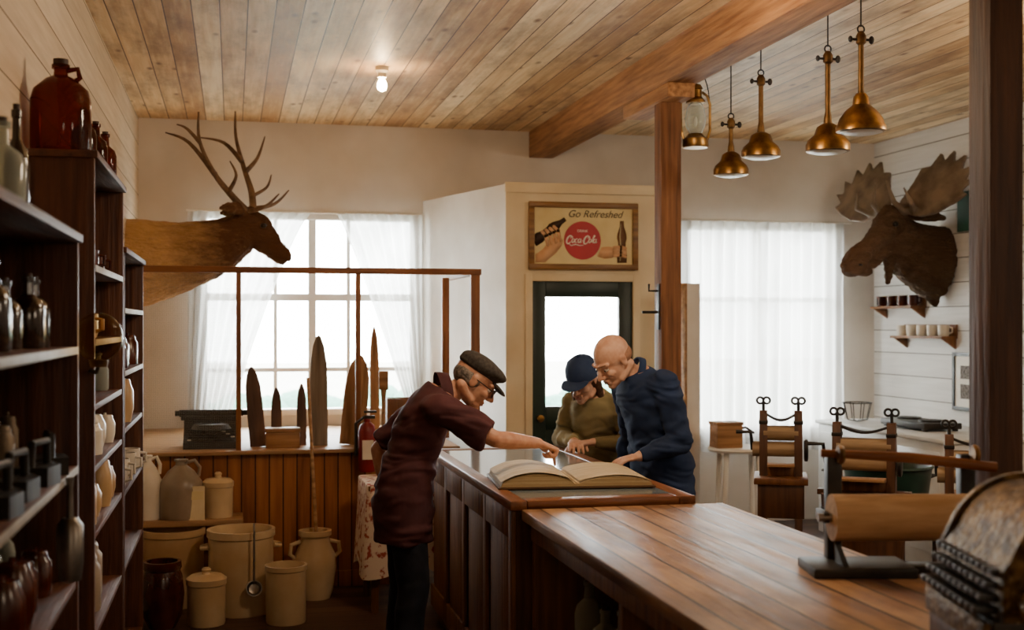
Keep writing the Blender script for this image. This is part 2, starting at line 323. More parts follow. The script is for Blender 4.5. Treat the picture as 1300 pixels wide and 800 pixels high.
window('window_1',WX0,WX1,WZ0,WZ1,[(.6,.03),(.32,.014),(.88,.014)],[(1.86,.028),(1.3,.016)])
window('window_2',UX0,UX1,UZ0,UZ1,[(4.31,.03)],[(1.86,.02)])
def curtain(name,mat,label,L,R,z0,z1,Y,waves,amp,grp=None,nx=90,nz=30):
    b=MB(); g=[]
    for j in range(nz+1):
        v=j/nz; z=z1+(z0-z1)*v; a,c=L(v),R(v)
        g.append([b.b.verts.new((a+(c-a)*i/nx,Y+amp*sin(i/nx*waves*2*pi+.8*sin(v*2))+amp*.5*sin(i/nx*waves*4.7+v*3),z)) for i in range(nx+1)])
    for j in range(nz):
        for i in range(nx): b.b.faces.new((g[j][i],g[j][i+1],g[j+1][i+1],g[j+1][i]))
    return tag(b.obj(name,mat,None,180),label,'curtain',grp)
curtain('sheer_curtain','sheer','sheer white curtain gathered to the left behind the elk mount',lambda v:-.33-.0*v,lambda v:.58-.62*v**.8,.9,2.5,9.5,8,.03)
curtain('sheer_curtain','sheer','sheer white curtain swept to the right beside the entrance wall',lambda v:.78+.58*v**.9,lambda v:1.44,.9,2.5,9.49,7,.026)
curtain('sheer_curtain','sheer2','full sheer white curtain covering the right-hand window',lambda v:3.55,lambda v:5.04,.6,2.5,9.5,15,.03,nx=220)
for x0,x1,z in ((-.34,1.45,2.5),(3.5,5.1,2.5)):
    tag(MB().tube([(x0,9.5,z+.005),(x1,9.5,z+.005)],.008).obj('curtain_rod','white'),'thin white curtain rod above the '+('left window behind the elk' if x0<0 else 'right window near the moose'),'rod')
b=MB().box(2.32,2.52,YR,YB,2.99,HC,.006); struct(b.obj('trim_beam','beam'))
tag(MB().box(2.34,2.5,6.42,7.22,2.91,2.99,.006).obj('bolster_block','beam'),'pale wooden bolster block between beam and far post','block')
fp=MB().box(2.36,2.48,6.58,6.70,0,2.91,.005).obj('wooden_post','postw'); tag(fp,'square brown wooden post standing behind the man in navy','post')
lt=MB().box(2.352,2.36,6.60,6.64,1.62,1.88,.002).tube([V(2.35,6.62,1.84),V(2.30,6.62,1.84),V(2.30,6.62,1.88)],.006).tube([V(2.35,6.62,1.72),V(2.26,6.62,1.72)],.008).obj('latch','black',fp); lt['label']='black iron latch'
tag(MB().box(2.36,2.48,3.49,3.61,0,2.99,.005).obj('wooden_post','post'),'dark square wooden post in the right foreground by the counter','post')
HY_=7.8
hw=struct(MB().box(XL,1.0,HY_,HY_+.06,0,.845).obj('wall_partition','wains'))
MB().box(XL,1.0,HY_-.02,HY_,0,.1,.004).obj('base_board','wains',hw)
pl=MB().box(XL,1.42,HY_-.05,YB-.05,.845,.87,.004); tag(pl.obj('display_ledge','ledge'),'long wooden ledge on top of the beadboard half wall','ledge')
sf=T('screen_frame','wood framed wire screen standing along the ledge before the window','screen',(0,HY_+.02,.87))
H=1.99-.87
for x,m in ((-.66,.02),(.035,.016),(.775,.016),(1.53,.03)):
    MB().box(x-m,x+m,-.02,.02,-.85 if x>1.45 else 0,H-.02,.003).obj('upright','trimz',sf)
MB().box(-.68,1.57,-.022,.022,H-.02,H+.02,.003).obj('top_rail','trimx',sf)
MB().box(-.64,.02,-.001,.001,0,H-.02).obj('wire_panel','mesh',sf)
r=MB(); r.box(1.51,1.55,.03,1.0,H-.02,H+.02,.003); r.obj('return_rail','trimz',sf)
MB().box(1.40,1.45,.5,.54,.0,H-.02,.003).obj('return_upright','trimz',sf)
# ---------------------------------------------------------------- counters
CT=.92; CX0,CX1,CY0,CY1=1.11,1.96,1.5,4.72
ct=T('shop_counter','long plank-topped wooden counter with open shelves in the foreground','counter')
MB().box(CX0,CX1,CY0,CY1,CT-.045,CT,.008).obj('counter_top','ctop',ct)
MB().box(CX1-.06,CX1-.03,CY0+.03,CY1-.02,.05,CT-.045).obj('back_panel','cbody',ct)
for y in (CY0+.03,2.5,3.55,CY1-.06): MB().box(CX0+.04,CX1-.06,y,y+.04,0,CT-.045,.003).obj('side_panel','cfront',ct)
MB().box(CX0+.035,CX0+.06,CY0+.03,CY1-.02,CT-.12,CT-.046,.003).obj('apron','cfront',ct)
MB().box(CX0+.05,CX1-.06,CY0+.07,CY1-.06,.42,.445).obj('shelf','cfront',ct); MB().box(CX0+.05,CX1-.06,CY0+.07,CY1-.06,.06,.09).obj('shelf','cfront',ct)
KX0,KX1,KY0,KY1=1.07,1.85,4.74,6.85; KT=.95
kc=T('display_case','glass-topped wooden display counter that three people lean over','counter')
MB().box(KX0+.03,KX1-.03,KY0+.03,KY1-.03,.08,KT-.04).obj('body','cbody',kc)
MB().box(KX0+.05,KX1-.05,KY0+.05,KY1-.05,0,.08).obj('plinth','cbody',kc)
n=4; L=(KY1-KY0-.06)/n
for i in range(n):
    y=KY0+.03+i*L
    MB().box(KX0+.022,KX0+.03,y+.06,y+L-.06,.2,KT-.16,.002).obj('panel','cfront',kc)
    q=MB(); q.box(KX0+.012,KX0+.03,y,y+.06,.08,KT-.04,.003); q.box(KX0+.012,KX0+.03,y+.06,y+L,.08,.2,.003); q.box(KX0+.012,KX0+.03,y+.06,y+L,KT-.16,KT-.04,.003); q.obj('panel_frame','cfront',kc)
MB().box(KX0,KX0+.07,KY0,KY1,KT-.04,KT,.008).obj('side_rail','cedge',kc); MB().box(KX1-.07,KX1,KY0,KY1,KT-.04,KT,.008).obj('side_rail','cedge',kc)
MB().box(KX0+.07,KX1-.07,KY0,KY0+.09,KT-.04,KT,.008).obj('end_rail','cedgex',kc); MB().box(KX0+.07,KX1-.07,KY1-.07,KY1,KT-.04,KT,.008).obj('end_rail','cedgex',kc)
MB().box(KX0+.07,KX1-.07,KY0+.09,KY1-.07,KT-.03,KT-.004).obj('glass_top','topglass',kc)
bk=T('open_ledger','thick open ledger book with cream pages on the glass case','book',(1.46,5.30,KT),radians(-6)); BD=.25
MB().box(-.34,.34,-BD-.01,BD+.01,0,.008,.002).obj('cover','cover',bk)
mY=Matrix(((1,0,0,0),(0,0,1,0),(0,1,0,0),(0,0,0,1)))
for sgn in (-1,1):
    h0=.05 if sgn<0 else .034; n=16; top=[]
    for k in range(n+1):
        u=1-k/n; top.append((sgn*(.012+.31*u),.014+h0*(.2+.8*sin(pi*(1-u)**.9*.9+.12)) if u>0 else .022))
    p=[(0,.009),(sgn*.328,.009)]+top+[(0,.018)]
    MB().poly(p,-BD,BD,mY).obj('page_block','edgep',bk,60)
    for off in (0,1):
        lf=MB(); g=[[lf.b.verts.new((x*(1+.015*off),yy+.006*off*sgn,z+.0015+off*.006*(1 if k>2 else .3*k+.2))) for yy in (-BD+.002,BD-.002)] for k,(x,z) in enumerate(top)]
        for a,b_ in zip(g[:-1],g[1:]): lf.b.faces.new((a[0],b_[0],b_[1],a[1]))
        lf.obj('top_page','page',bk,180)
# ---------------------------------------------------------------- people
def lerp(a,b,t): return Vector(a)*(1-t)+Vector(b)*t
def hand(B,w,d,n,side,curls):
    w=Vector(w); d=Vector(d).normalized(); n=Vector(n); n=(n-d*n.dot(d)).normalized(); s=d.cross(n).normalized()*side
    B.loft([(w-d*.02,.026,.02),(w+d*.02,.032,.018),(w+d*.06,.042,.016),(w+d*.092,.042,.013),(w+d*.098,.036,.008)],s)
    for i,(o,ln) in enumerate(((.033,.076),(.0115,.082),(-.0105,.075),(-.031,.06))):
        p=w+d*.085+s*o; a=0; dirs=(d+s*(o*3)).normalized()
        for k,fr in enumerate((.45,.31,.24)):
            a+=curls[i][k]; v=(dirs*cos(a)+n*sin(a)); q=p+v*ln*fr; B.cap(p,.0102-.0009*k,q,.0096-.001*k,10); p=q
    p=w+d*.025+s*.025; q=p+(d*.62+s*.6+n*.3).normalized()*.045; B.cap(p,.016,q,.0115,10); r=q+(d*.85+s*.25+n*.3).normalized()*.035; B.cap(q,.0112,r,.0095,10); B.cap(r,.0095,r+(d*.95+n*.25).normalized()*.022,.008,10)
RELAX=[(.25,.35,.25)]*4
def person(label,loc,rz,J,st):
    P=T('person',label,'person',loc,rz); w=st.get('w',1.); dd=st.get('d',1.); g=lambda k:Vector(J[k])
    pel,ch,nb,hd=g('pel'),g('chest'),g('nb'),g('head'); MH=Matrix.Translation(hd)@Rm('Z',J.get('hy',0))@Rm('Y',J['hp'])@Matrix.Scale(st.get('hs',1.),4)
    h=lambda *a: MH@V(*a)
    def torso(B,i,hem,top=0):
        k=.014 if i else 0
        B.loft([(pel+V(0,0,-hem),(.168 if i else .11)*w+i+k,.116*dd+i+k),(pel+V(0,0,-.04),.168*w+i+k,.12*dd+i+k),(lerp(pel,ch,.2),.158*w+i+k*.6,.114*dd+i+k*.5),(lerp(pel,ch,.5),.148*w+i,.11*dd+i),(lerp(pel,ch,.8),.163*w+i,.116*dd+i),(ch,.176*w+i,.118*dd+i),(lerp(ch,nb,.45),.17*w+i,.106*dd+i),(lerp(ch,nb,.8),.13*w+i,.08*dd+i),(lerp(ch,nb,1.0),.075+i*.7,.066+i*.7)],seg=32)
    B=MB(); torso(B,0,.12)
    B.cap(nb-V(0,0,.03),.058*w,h(-.025,0,-.05),.052*w)
    for k,sg in ((0,1),(1,-1)):
        s,e,r=Vector(J['sh'][k]),Vector(J['el'][k]),Vector(J['wr'][k])
        B.cap(lerp(ch,nb,.45),.07*w,s,.058*w); B.cap(s,.056*w,lerp(s,e,.5),.05*w); B.cap(lerp(s,e,.5),.05*w,e,.041*w); B.cap(e,.041*w,lerp(e,r,.35),.043*w); B.cap(lerp(e,r,.35),.043*w,r,.027*w)
        hand(B,r,J['hd'][k],J['hn'][k],-sg, J['curl'][k])
        hp,kn,an=pel+V(0,sg*.09*w,-.05),Vector(J['kn'][k]),Vector(J['an'][k])
        B.cap(hp,.084*w,kn,.056*w); B.cap(kn,.054*w,lerp(kn,an,.3),.056*w); B.cap(lerp(kn,an,.3),.056*w,an,.038*w); B.cap(an,.036,an+V(.13,sg*.02,-.035),.028)
    E=lambda c,r: B.ell(V(*c),r,MH,28)
    E((-.014,0,.03),(.098,.077,.09)); E((.02,0,-.025),(.07,.062,.085)); E((.046,0,-.085),(.042,.04,.03)); E((.068,0,-.1),(.024,.026,.018))
    B.cap(h(.088,0,.012),.0095,h(.115,0,-.03),.013,10); E((.1,.012,-.036),(.012,.009,.009)); E((.1,-.012,-.036),(.012,.009,.009))
    for sg in (1,-1):
        B.cap(h(.088,sg*.012,.024),.0105,h(.073,sg*.05,.024),.0105,10); E((.064,sg*.041,-.027),(.024,.019,.018)); E((-.008,sg*.077,-.005),(.019,.008,.031)); E((-.012,sg*.081,.01),(.014,.007,.014)); B.cap(h(-.04,sg*.05,-.05),.03,h(.03,sg*.045,-.082),.02,10)
        B.cap(h(.082,sg*.02,.0105),.005,h(.075,sg*.046,.0085),.005,8); B.cap(h(.08,sg*.02,-.013),.0045,h(.073,sg*.045,-.012),.0045,8)
    B.cap(h(.089,.018,-.062),.0075,h(.089,-.018,-.062),.0075,10); B.cap(h(.086,.016,-.074),.0085,h(.086,-.016,-.074),.0085,10)
    body=B.rem('body',st['skin'],P,.004,4,.5)
    q=MB(); q.cap(h(.0945,0,-.0615),.004,h(.088,.02,-.0645),.003,8); q.cap(h(.0945,0,-.0615),.004,h(.088,-.02,-.0645),.003,8); q.cap(h(.0925,.013,-.073),.0045,h(.0925,-.013,-.073),.0045,8); q.obj('lips','lip',body,180)
    for sg in (1,-1):
        ey=MB().ell(V(.0755,sg*.031,.0),(.0125,.0145,.0095),MH).obj('eye','eyew',P,180); MB().ell(V(.085,sg*.031,-.001),(.0045,.0055,.0055),MH).obj('iris','iris',ey,180)
        MB().cap(h(.097,sg*.014,.028),.0045,h(.082,sg*.049,.03),.0035,8).obj('eyebrow',st['brow'],P,180)
    S=MB(); torso(S,.018,st.get('hem',.2))
    for k in (0,1):
        s,e,r=Vector(J['sh'][k]),Vector(J['el'][k]),Vector(J['wr'][k])
        S.cap(lerp(ch,nb,.4),.09*w,s,.078*w,24)
        if st['sleeve']=='short': S.cap(s,.077*w,lerp(s,e,.4),.073*w,24); S.loft([(lerp(s,e,.3),.074*w,.074*w),(lerp(s,e,.88),.076*w,.076*w)],(e-s).orthogonal())
        else:
            S.cap(s,.076*w,e,.06*w,24); S.loft([(lerp(e,r,-.05),.058*w,.058*w),(lerp(e,r,.35),.06*w,.06*w),(lerp(e,r,.98),.038*w,.038*w)],(r-e).orthogonal()); S.ell(e,(.06*w,)*3)
    sh=S.rem('shirt',st['shirt'],P,.007,8,.6,('fold',.017,(6,7,15)))
    ax=(h(-.025,0,-.05)-nb).normalized()
    K=MB(); u=ax.orthogonal().normalized(); vv=ax.cross(u)
    cr_=((-.02,.085),(.0,.082),(.035,.072),(.034,.066),(-.01,.07)) if st.get('collar') else ((-.02,.078*w),(.0,.078*w),(.016,.073*w),(.014,.066*w),(-.012,.066*w))
    R=[K.ring([nb-ax*.005+ax*zz+(u*cos(a)+vv*sin(a))*rr for a in [2*pi*i/24 for i in range(24)]]) for zz,rr in cr_]
    K.skinr(R,cap=False); K.obj('collar',st['shirt'],sh,180)
    S=MB(); S.loft([(pel+V(0,0,-.14),.15*w,.105*dd),(pel+V(0,0,-.08),.17*w,.122*dd),(pel+V(0,0,.06),.164*w,.12*dd)])
    for k,sg in ((0,1),(1,-1)):
        hp,kn,an=pel+V(0,sg*.085*w,-.08),Vector(J['kn'][k]),Vector(J['an'][k])
        S.cap(hp,.098*w,kn,.078*w,24); S.loft([(lerp(kn,an,-.05),.077*w,.077*w),(lerp(kn,an,.35),.074*w,.074*w),(lerp(kn,an,1.0)+V(0,0,-.03),.066,.066)],V(0,1,0)); S.ell(kn,(.078*w,)*3)
        f=MB(); a=an; f.loft([(V(a.x-.075,a.y,.045),.025,.025),(V(a.x-.06,a.y,.05),.038,.048),(V(a.x,a.y,.055),.042,.055),(V(a.x+.09,a.y+sg*.012,.04),.048,.04),(V(a.x+.16,a.y+sg*.016,.03),.042,.03),(V(a.x+.19,a.y+sg*.016,.025),.02,.018)]); f.obj('shoe','shoe',P,180)
    S.rem('trousers','jeans',P,.009,8,.5,('fold',.006,(7,7,10)))
    return P,MH,body
J=dict(pel=(-.03,0,.93),chest=(.055,0,1.2),nb=(.15,0,1.355),head=(.295,0,1.395),hp=radians(36),hy=radians(-6),
 sh=[(.095,.18,1.28),(.1,-.175,1.28)],el=[(-.11,.29,1.06),(.335,-.26,1.15)],wr=[(-.06,.25,.83),(.56,-.13,1.115)],
 hd=[(.35,-.05,-1),(.94,.1,-.36)],hn=[(0,-1,0),(.0,0,-1)],curl=[RELAX,[(.95,.05,.05),(1.5,1.3,.8),(1.5,1.35,.9),(1.5,1.35,.9)]],
 kn=[(-.01,.1,.49),(.0,-.1,.49)],an=[(-.05,.11,.085),(-.05,-.11,.085)])
P1,MH,_=person('person in a maroon short-sleeved shirt and flat cap pointing at the book',(.78,5.5,0),0,J,dict(skin='skin',shirt='maroon',sleeve='short',hem=.25,w=.92,d=.87,collar=True,brow='greyhair'))
h=MB(); h.ell(V(-.035,0,.0),(.077,.0795,.06),MH); h.ell(V(-.02,.06,.0),(.045,.02,.04),MH); h.ell(V(-.02,-.06,.0),(.045,.02,.04),MH); h.rem('hair','greyhair',P1,.005,2)
c=MB(); c.ell(V(-.008,0,.07),(.113,.092,.05),MH,32); c.ell(V(.04,0,.078),(.08,.085,.034),MH,32); c.ell(V(-.02,0,.052),(.103,.086,.03),MH,32); cp=c.rem('flat_cap','capplaid',P1,.005,6)
c=MB(); c.ell(V(.098,0,.052),(.05,.068,.012),MH@Rm('Y',radians(12)),28); c.obj('cap_peak','capplaid',cp,180)
gl=MB()
for sg in (1,-1):
    gl.tube([MH@V(.108-.006*abs(cos(a)),sg*.034+.024*cos(a),-.002+.019*sin(a)) for a in [2*pi*i/20 for i in range(20)]],.0022,6,True); gl.tube([MH@V(.103,sg*.058,.004),MH@V(.06,sg*.076,.006),MH@V(-.01,sg*.084,.008)],.0022,6)
gl.tube([MH@V(.108,.01,.003),MH@V(.111,0,.006),MH@V(.108,-.01,.003)],.002,6); gl.obj('glasses','blackp',P1,180)
J=dict(pel=(-.04,0,.95),chest=(.04,0,1.24),nb=(.12,0,1.415),head=(.25,-.01,1.47),hp=radians(36),hy=radians(8),
 sh=[(.06,.185,1.345),(.06,-.19,1.345)],el=[(.0,.235,1.075),(-.02,-.26,1.08)],wr=[(.205,.17,1.0),(.03,-.27,.83)],
 hd=[(1,-.05,-.14),(.2,.05,-1)],hn=[(0,0,-1),(0,1,0)],curl=[RELAX,RELAX],kn=[(.0,.11,.5),(0,-.11,.5)],an=[(-.05,.12,.085),(-.05,-.12,.085)])
P2,MH,_=person('bald person in a navy long-sleeved sweater leaning over the glass case',(2.11,5.98,0),radians(194),J,dict(skin='skin2',shirt='navy',sleeve='long',hem=.2,w=.97,brow='stubble',hs=1.04))
h=MB(); h.ell(V(-.035,0,.0),(.0785,.0785,.055),MH,28); h.rem('hair','stubble',P2,.005,2)
J=dict(pel=(-.06,0,.88),chest=(.03,0,1.12),nb=(.105,0,1.265),head=(.195,0,1.345),hp=radians(26),hy=radians(6),
 sh=[(.05,.155,1.2),(.05,-.155,1.2)],el=[(.06,.23,.99),(.06,-.23,.99)],wr=[(.2,.07,1.0),(.22,-.04,1.0)],
 hd=[(.7,-.7,-.08),(.8,.6,-.1)],hn=[(0,0,-1),(0,0,-1)],curl=[RELAX,RELAX],kn=[(.0,.1,.46),(0,-.1,.46)],an=[(-.04,.11,.08),(-.04,-.11,.08)])
P3,MH,_=person('person in an olive sweater and navy baseball cap looking down at the case',(2.04,6.70,0),radians(222),J,dict(skin='skin2',shirt='olive',sleeve='long',hem=.2,w=.86,hs=1.0,brow='brownhair'))
h=MB(); h.ell(V(-.03,0,.0),(.085,.083,.085),MH,28); h.cap(MH@V(-.02,.075,-.02),.026,MH@V(-.02,.08,-.14),.018); h.cap(MH@V(-.02,-.075,-.02),.026,MH@V(-.02,-.08,-.14),.018); h.cap(MH@V(-.08,0,-.02),.035,MH@V(-.09,0,-.18),.03); h.rem('hair','brownhair',P3,.005,4)
c=MB(); c.lathe([(.104,0),(.106,.02),(.1,.06),(.08,.095),(.045,.115),(.012,.121),(.012,.127),(0,.129)],36,MH@Tm(-.008,0,.018)@Matrix.Diagonal((1,.86,1,1))); cp=c.obj('baseball_cap','capnavy',P3,60)
c=MB(); R=[]
for k in range(9):
    u=k/8; wd_=.075*sqrt(max(0,1-u**2.4))+.004; R.append(c.ring([MH@V(.075+.105*u,wd_*cos(a),.032-.012*u+.004*sin(a)-.16*(wd_*cos(a))**2*8*.5) for a in [2*pi*i/20 for i in range(20)]]))
c.skinr(R); c.obj('cap_peak','capnavy',cp,180)
# ---------------------------------------------------------------- elk
ek=T('elk_mount','brown elk shoulder mount with branching antlers on the left wall','animal mount',(XL,8.6,2.0))
e=lambda px,py,y=0:V((px-162)/191,y,(412-py)/188-.35)
B=MB(); B.loft([(V(0,0,.055),.23,.30),(V(.12,0,.07),.23,.29),(V(.3,0,.1),.19,.25),(V(.48,0,.145),.15,.21),(V(.62,0,.2),.125,.18),(V(.74,0,.275),.1,.14),(V(.82,0,.335),.065,.09)])
B.cap(V(.36,0,-.06),.07,V(.6,0,.06),.055)
for k in range(7): B.cap(V(.3+.06*k,.0,-.05+.028*k),.05,V(.27+.06*k,0,-.13+.028*k),.015)
B.loft([(V(.70,0,.37),.05,.06),(V(.77,0,.362),.09,.105),(V(.85,0,.3),.09,.115),(V(.92,0,.23),.068,.09),(V(.985,0,.165),.052,.064),(V(1.04,0,.118),.048,.054),(V(1.068,0,.095),.034,.036)])
for sg in (1,-1):
    B.loft([(V(.77,sg*.05,.40),.025,.025),(V(.73,sg*.11,.43),.045,.022),(V(.665,sg*.17,.435),.042,.018),(V(.60,sg*.21,.425),.012,.01)],V(0,0,1)); B.ell(V(.89,sg*.068,.335),(.035,.02,.02))
B.cap(V(.86,0,.19),.035,V(1.02,0,.075),.022)
B.rem('body','elk',ek,.009,3,.5,('fur',.01,(12,28,28)))
MB().ell(V(1.066,0,.108),(.02,.034,.026)).obj('nose','nose',ek,180)
for sg in (1,-1): MB().ell(V(.893,sg*.084,.322),(.021,.014,.017)).obj('eye','nose',ek,180)
def antler(chs,mat,par):
    B=MB()
    for pts,r0,r1 in chs:
        P=[Vector(p) for p in pts]; Q=[]
        for i in range(len(P)-1):
            p0,p1,p2,p3=P[max(i-1,0)],P[i],P[i+1],P[min(i+2,len(P)-1)]
            for k in range(5):
                t=k/5; Q.append(.5*((2*p1)+(p2-p0)*t+(2*p0-5*p1+4*p2-p3)*t*t+(3*p1-p0-3*p2+p3)*t**3))
        Q.append(P[-1]); n=len(Q); B.tube(Q,[r0+(r1-r0)*(i/(n-1)) for i in range(n)],9)
    return B.obj('antler',mat,par,180)
antler([([e(314,270,-.05),e(292,248,-.1),e(270,222,-.2),e(253,185,-.28),e(252,150,-.3)],.028,.006),([e(272,225,-.2),e(240,187,-.25),e(212,177,-.3)],.02,.004),([e(254,188,-.28),e(238,172,-.32),e(226,168,-.35)],.015,.004),([e(288,245,-.12),e(298,225,-.18),e(290,207,-.2)],.017,.004),([e(312,268,-.06),e(335,262,-.14),e(352,246,-.16)],.019,.004)],'antler',ek)
antler([([e(320,268,.05),e(318,240,.1),e(308,205,.2),e(298,165,.26),e(297,130,.26)],.028,.006),([e(310,212,.18),e(326,192,.22),e(336,163,.22)],.02,.004),([e(306,198,.2),e(282,172,.26),e(250,165,.3)],.02,.004),([e(321,262,.06),e(348,254,.12),e(367,235,.14)],.02,.004),([e(319,245,.1),e(338,232,.14),e(344,215,.15)],.015,.004)],'antler',ek)
# ---------------------------------------------------------------- moose
mo=T('moose_mount','dark brown moose head with broad palmate antlers on the right wall','animal mount',(XR,8.55,2.12),pi)
TU=Tm(.33,0,0)@Rm('Z',radians(20))@Tm(-.33,0,0)
B=MB(); B.loft([(V(0,0,.01),.2,.29),(V(.14,0,.03),.2,.275),(V(.28,0,.1),.17,.23),(V(.39,.02,.18),.145,.185),(V(.47,.05,.25),.12,.14)])
B.cap(TU@V(.5,0,.08),.055,TU@V(.52,0,-.14),.026); B.cap(V(.1,0,-.2),.11,V(.08,0,-.29),.04)
B.loft([(V(.40,0,.38),.06,.07),(V(.46,0,.345),.108,.12),(V(.55,0,.26),.1,.11),(V(.65,0,.175),.072,.082),(V(.74,0,.105),.066,.078),(V(.82,0,.045),.085,.095),(V(.885,0,-.01),.09,.102),(V(.935,0,-.065),.075,.085),(V(.95,0,-.1),.045,.05)],M=TU)
B.ell(V(.79,0,-.075),(.085,.05,.035),TU); B.cap(TU@V(.52,0,.12),.06,TU@V(.76,0,-.045),.04)
for sg in (1,-1):
    B.loft([(V(.43,sg*.09,.36),.035,.03),(V(.38,sg*.17,.37),.06,.026),(V(.31,sg*.26,.35),.05,.02),(V(.26,sg*.33,.32),.012,.01)],V(0,0,1),M=TU); B.ell(V(.535,sg*.085,.325),(.05,.03,.02),TU); B.ell(V(.62,sg*.06,.2),(.05,.03,.04),TU)
B.rem('body','moose',mo,.009,3,.5,('fur',.01,(16,26,26)))
for sg in (1,-1):
    MB().ell(V(.555,sg*.1,.285),(.026,.02,.022),TU).obj('eye','nose',mo,180); MB().ell(V(.91,sg*.06,-.025),(.034,.027,.02),TU).obj('nostril','nose',mo,180)
    q=[(0,-.03),(.12,-.07),(.28,-.1),(.44,-.08),(.6,-.01),(.72,.07),(.655,.1),(.76,.2),(.655,.19),(.70,.32),(.585,.28),(.58,.42),(.475,.35),(.44,.47),(.365,.38),(.295,.46),(.225,.345),(.13,.34),(.06,.17),(0,.06)]
    us=.88 if sg<0 else .74
    q=[(a*us,b_*.92) for a,b_ in q]
    A=MB(); ti=TU@Matrix(((-.12,-.45,1,.45),(sg*1,0,0,sg*.05),(0,.96,.2,.42),(0,0,0,1)))
    A.poly(q,-.017,.017,ti); bmesh.ops.triangulate(A.b,faces=[f for f in A.b.faces if len(f.verts)>4])
    A.cap(TU@V(.47,sg*.04,.38),.038,TU@V(.45,sg*.18,.40),.036); A.tube([TU@V(.46,sg*.2,.38),TU@V(.57,sg*.26,.43),TU@V(.61,sg*.22,.55)],[.028,.022,.007]); A.tube([TU@V(.46,sg*.12,.38),TU@V(.57,sg*.1,.45),TU@V(.6,sg*.05,.62)],[.028,.022,.007])
    A.rem('antler','mantler',mo,.008,5,.5,('fur',.003,(10,10,10)))
# ---------------------------------------------------------------- sign
sg=at(741,300,FY-.02); s=T('advertising_sign','framed yellow soda sign with red disc above the green door','sign',(sg.x,FY-.003,sg.z))
sw,sh_=.385,.225
MB().box(-sw,sw,-.018,0,-sh_,sh_).obj('board','signbg',s)
f=MB(); f.box(-sw-.01,sw+.01,-.035,0,sh_-.03,sh_+.01,.004); f.box(-sw-.01,sw+.01,-.035,0,-sh_-.01,-sh_+.03,.004); f.box(-sw-.01,-sw+.03,-.035,0,-sh_+.03,sh_-.03,.004); f.box(sw-.03,sw+.01,-.035,0,-sh_+.03,sh_-.03,.004); f.obj('frame','gold',s)
XZ=lambda y:Matrix(((1,0,0,0),(0,0,-1,y),(0,1,0,0),(0,0,0,1)))
circ=lambda cx,cz,r,n=40,k=1:[(cx+r*cos(2*pi*i/n),cz+r*k*sin(2*pi*i/n)) for i in range(n)]
def sausage(B,pts,r,y):
    for (x0,z0),(x1,z1) in zip(pts[:-1],pts[1:]):
        a=atan2(z1-z0,x1-x0); q=[(x0+r*cos(a+pi/2+pi*k/8),z0+r*sin(a+pi/2+pi*k/8)) for k in range(9)]+[(x1+r*cos(a-pi/2+pi*k/8),z1+r*sin(a-pi/2+pi*k/8)) for k in range(9)]
        B.poly(q,0,.001,XZ(y))
bt=[(.036,-.155),(.04,-.1),(.028,-.06),(.029,-.02),(.038,.01),(.034,.04),(.017,.085),(.015,.125)]
bq=[(-a,z) for a,z in bt]+[(a,z) for a,z in bt[::-1]]; ca,sa=cos(-.95),sin(-.95)
MB().poly([(-.235+ca*a-sa*z,.045+sa*a+ca*z) for a,z in bq],0,.001,XZ(-.018)).obj('painted_bottle','dkbrown',s,180)
b_=MB(); b_.poly([(-.345,-.185),(-.28,-.185),(-.2,-.12),(-.16,-.07),(-.15,-.03),(-.2,.0),(-.25,-.03),(-.29,-.09),(-.345,-.13)],0,.001,XZ(-.0191))
for k in range(4): sausage(b_,[(-.17-.03*k,-.03-.012*k),(-.185-.03*k,.035-.012*k),(-.215-.028*k,.062-.012*k)],.0115,-.0203)
b_.obj('painted_hand','flesh',s,180)
b_=MB(); b_.poly([(.1,-.14),(.13,-.075),(.18,-.07),(.23,-.075),(.25,-.1),(.245,-.135),(.2,-.15),(.15,-.155)],0,.001,XZ(-.018))
for k in range(4): sausage(b_,[(.22,-.075-.02*k),(.27,-.07-.02*k),(.305,-.08-.02*k)],.0095,-.0215)
b_.obj('painted_hand','flesh',s,180)
MB().poly([(.278+a*.95,z*1.05-.02) for a,z in bq],0,.001,XZ(-.0191)).obj('painted_bottle','cola',s,180)
MB().poly([(.262,-.17),(.268,-.17),(.272,-.07),(.266,.0),(.272,.09),(.268,.09),(.26,.0),(.266,-.07)],0,.001,XZ(-.0202)).obj('bottle_highlight','palegreen',s)
MB().poly(circ(-.01,-.03,.133),0,.0015,XZ(-.0225)).obj('red_disc','discred',s)
text('Go Refreshed',.07,'dkbrown',s,(.08,-.0205,.153),.35)
text('DRINK',.026,'signw',s,(-.01,-.0245,.035))
def strokes():
    B=MB(); sl=.35
    def st(pts,r=.0035):
        Q=[V(x+sl*z,-.0248,z) for x,z in pts]; B.tube(Q,[r*(.6+.7*sin(pi*i/(len(Q)-1))) for i in range(len(Q))],6)
    def arc(cx,cz,rx,rz,a0,a1,n=16): return [(cx+rx*cos(radians(a0+(a1-a0)*i/n)),cz+rz*sin(radians(a0+(a1-a0)*i/n))) for i in range(n+1)]
    def o(x): st(arc(x,0,.0095,.013,90,450))
    def c(x): st(arc(x,0,.010,.013,50,310))
    def a(x): st(arc(x,0,.0095,.013,60,420)); st([(x+.009,.013),(x+.009,-.006),(x+.013,-.013),(x+.02,-.009)])
    def CC(x): st(arc(x,.006,.017,.028,40,330,22),.0048); st(arc(x+.012,.018,.006,.010,-40,200),.003)
    CC(-.088); o(-.058); c(-.035); a(-.013); st([(.006,0),(.018,0)],.003); CC(.036); o(.063); st([(.078,-.01),(.083,.02),(.088,.036),(.083,.04),(.08,.02),(.081,-.008),(.088,-.013)]); a(.098)
    st([(-.088,-.022),(-.06,-.034),(-.03,-.026),(0,-.034),(.03,-.03)],.003)
    return B
w_=strokes().obj('script_wordmark','signw',s,180); w_.location=(-.02,0,-.032)
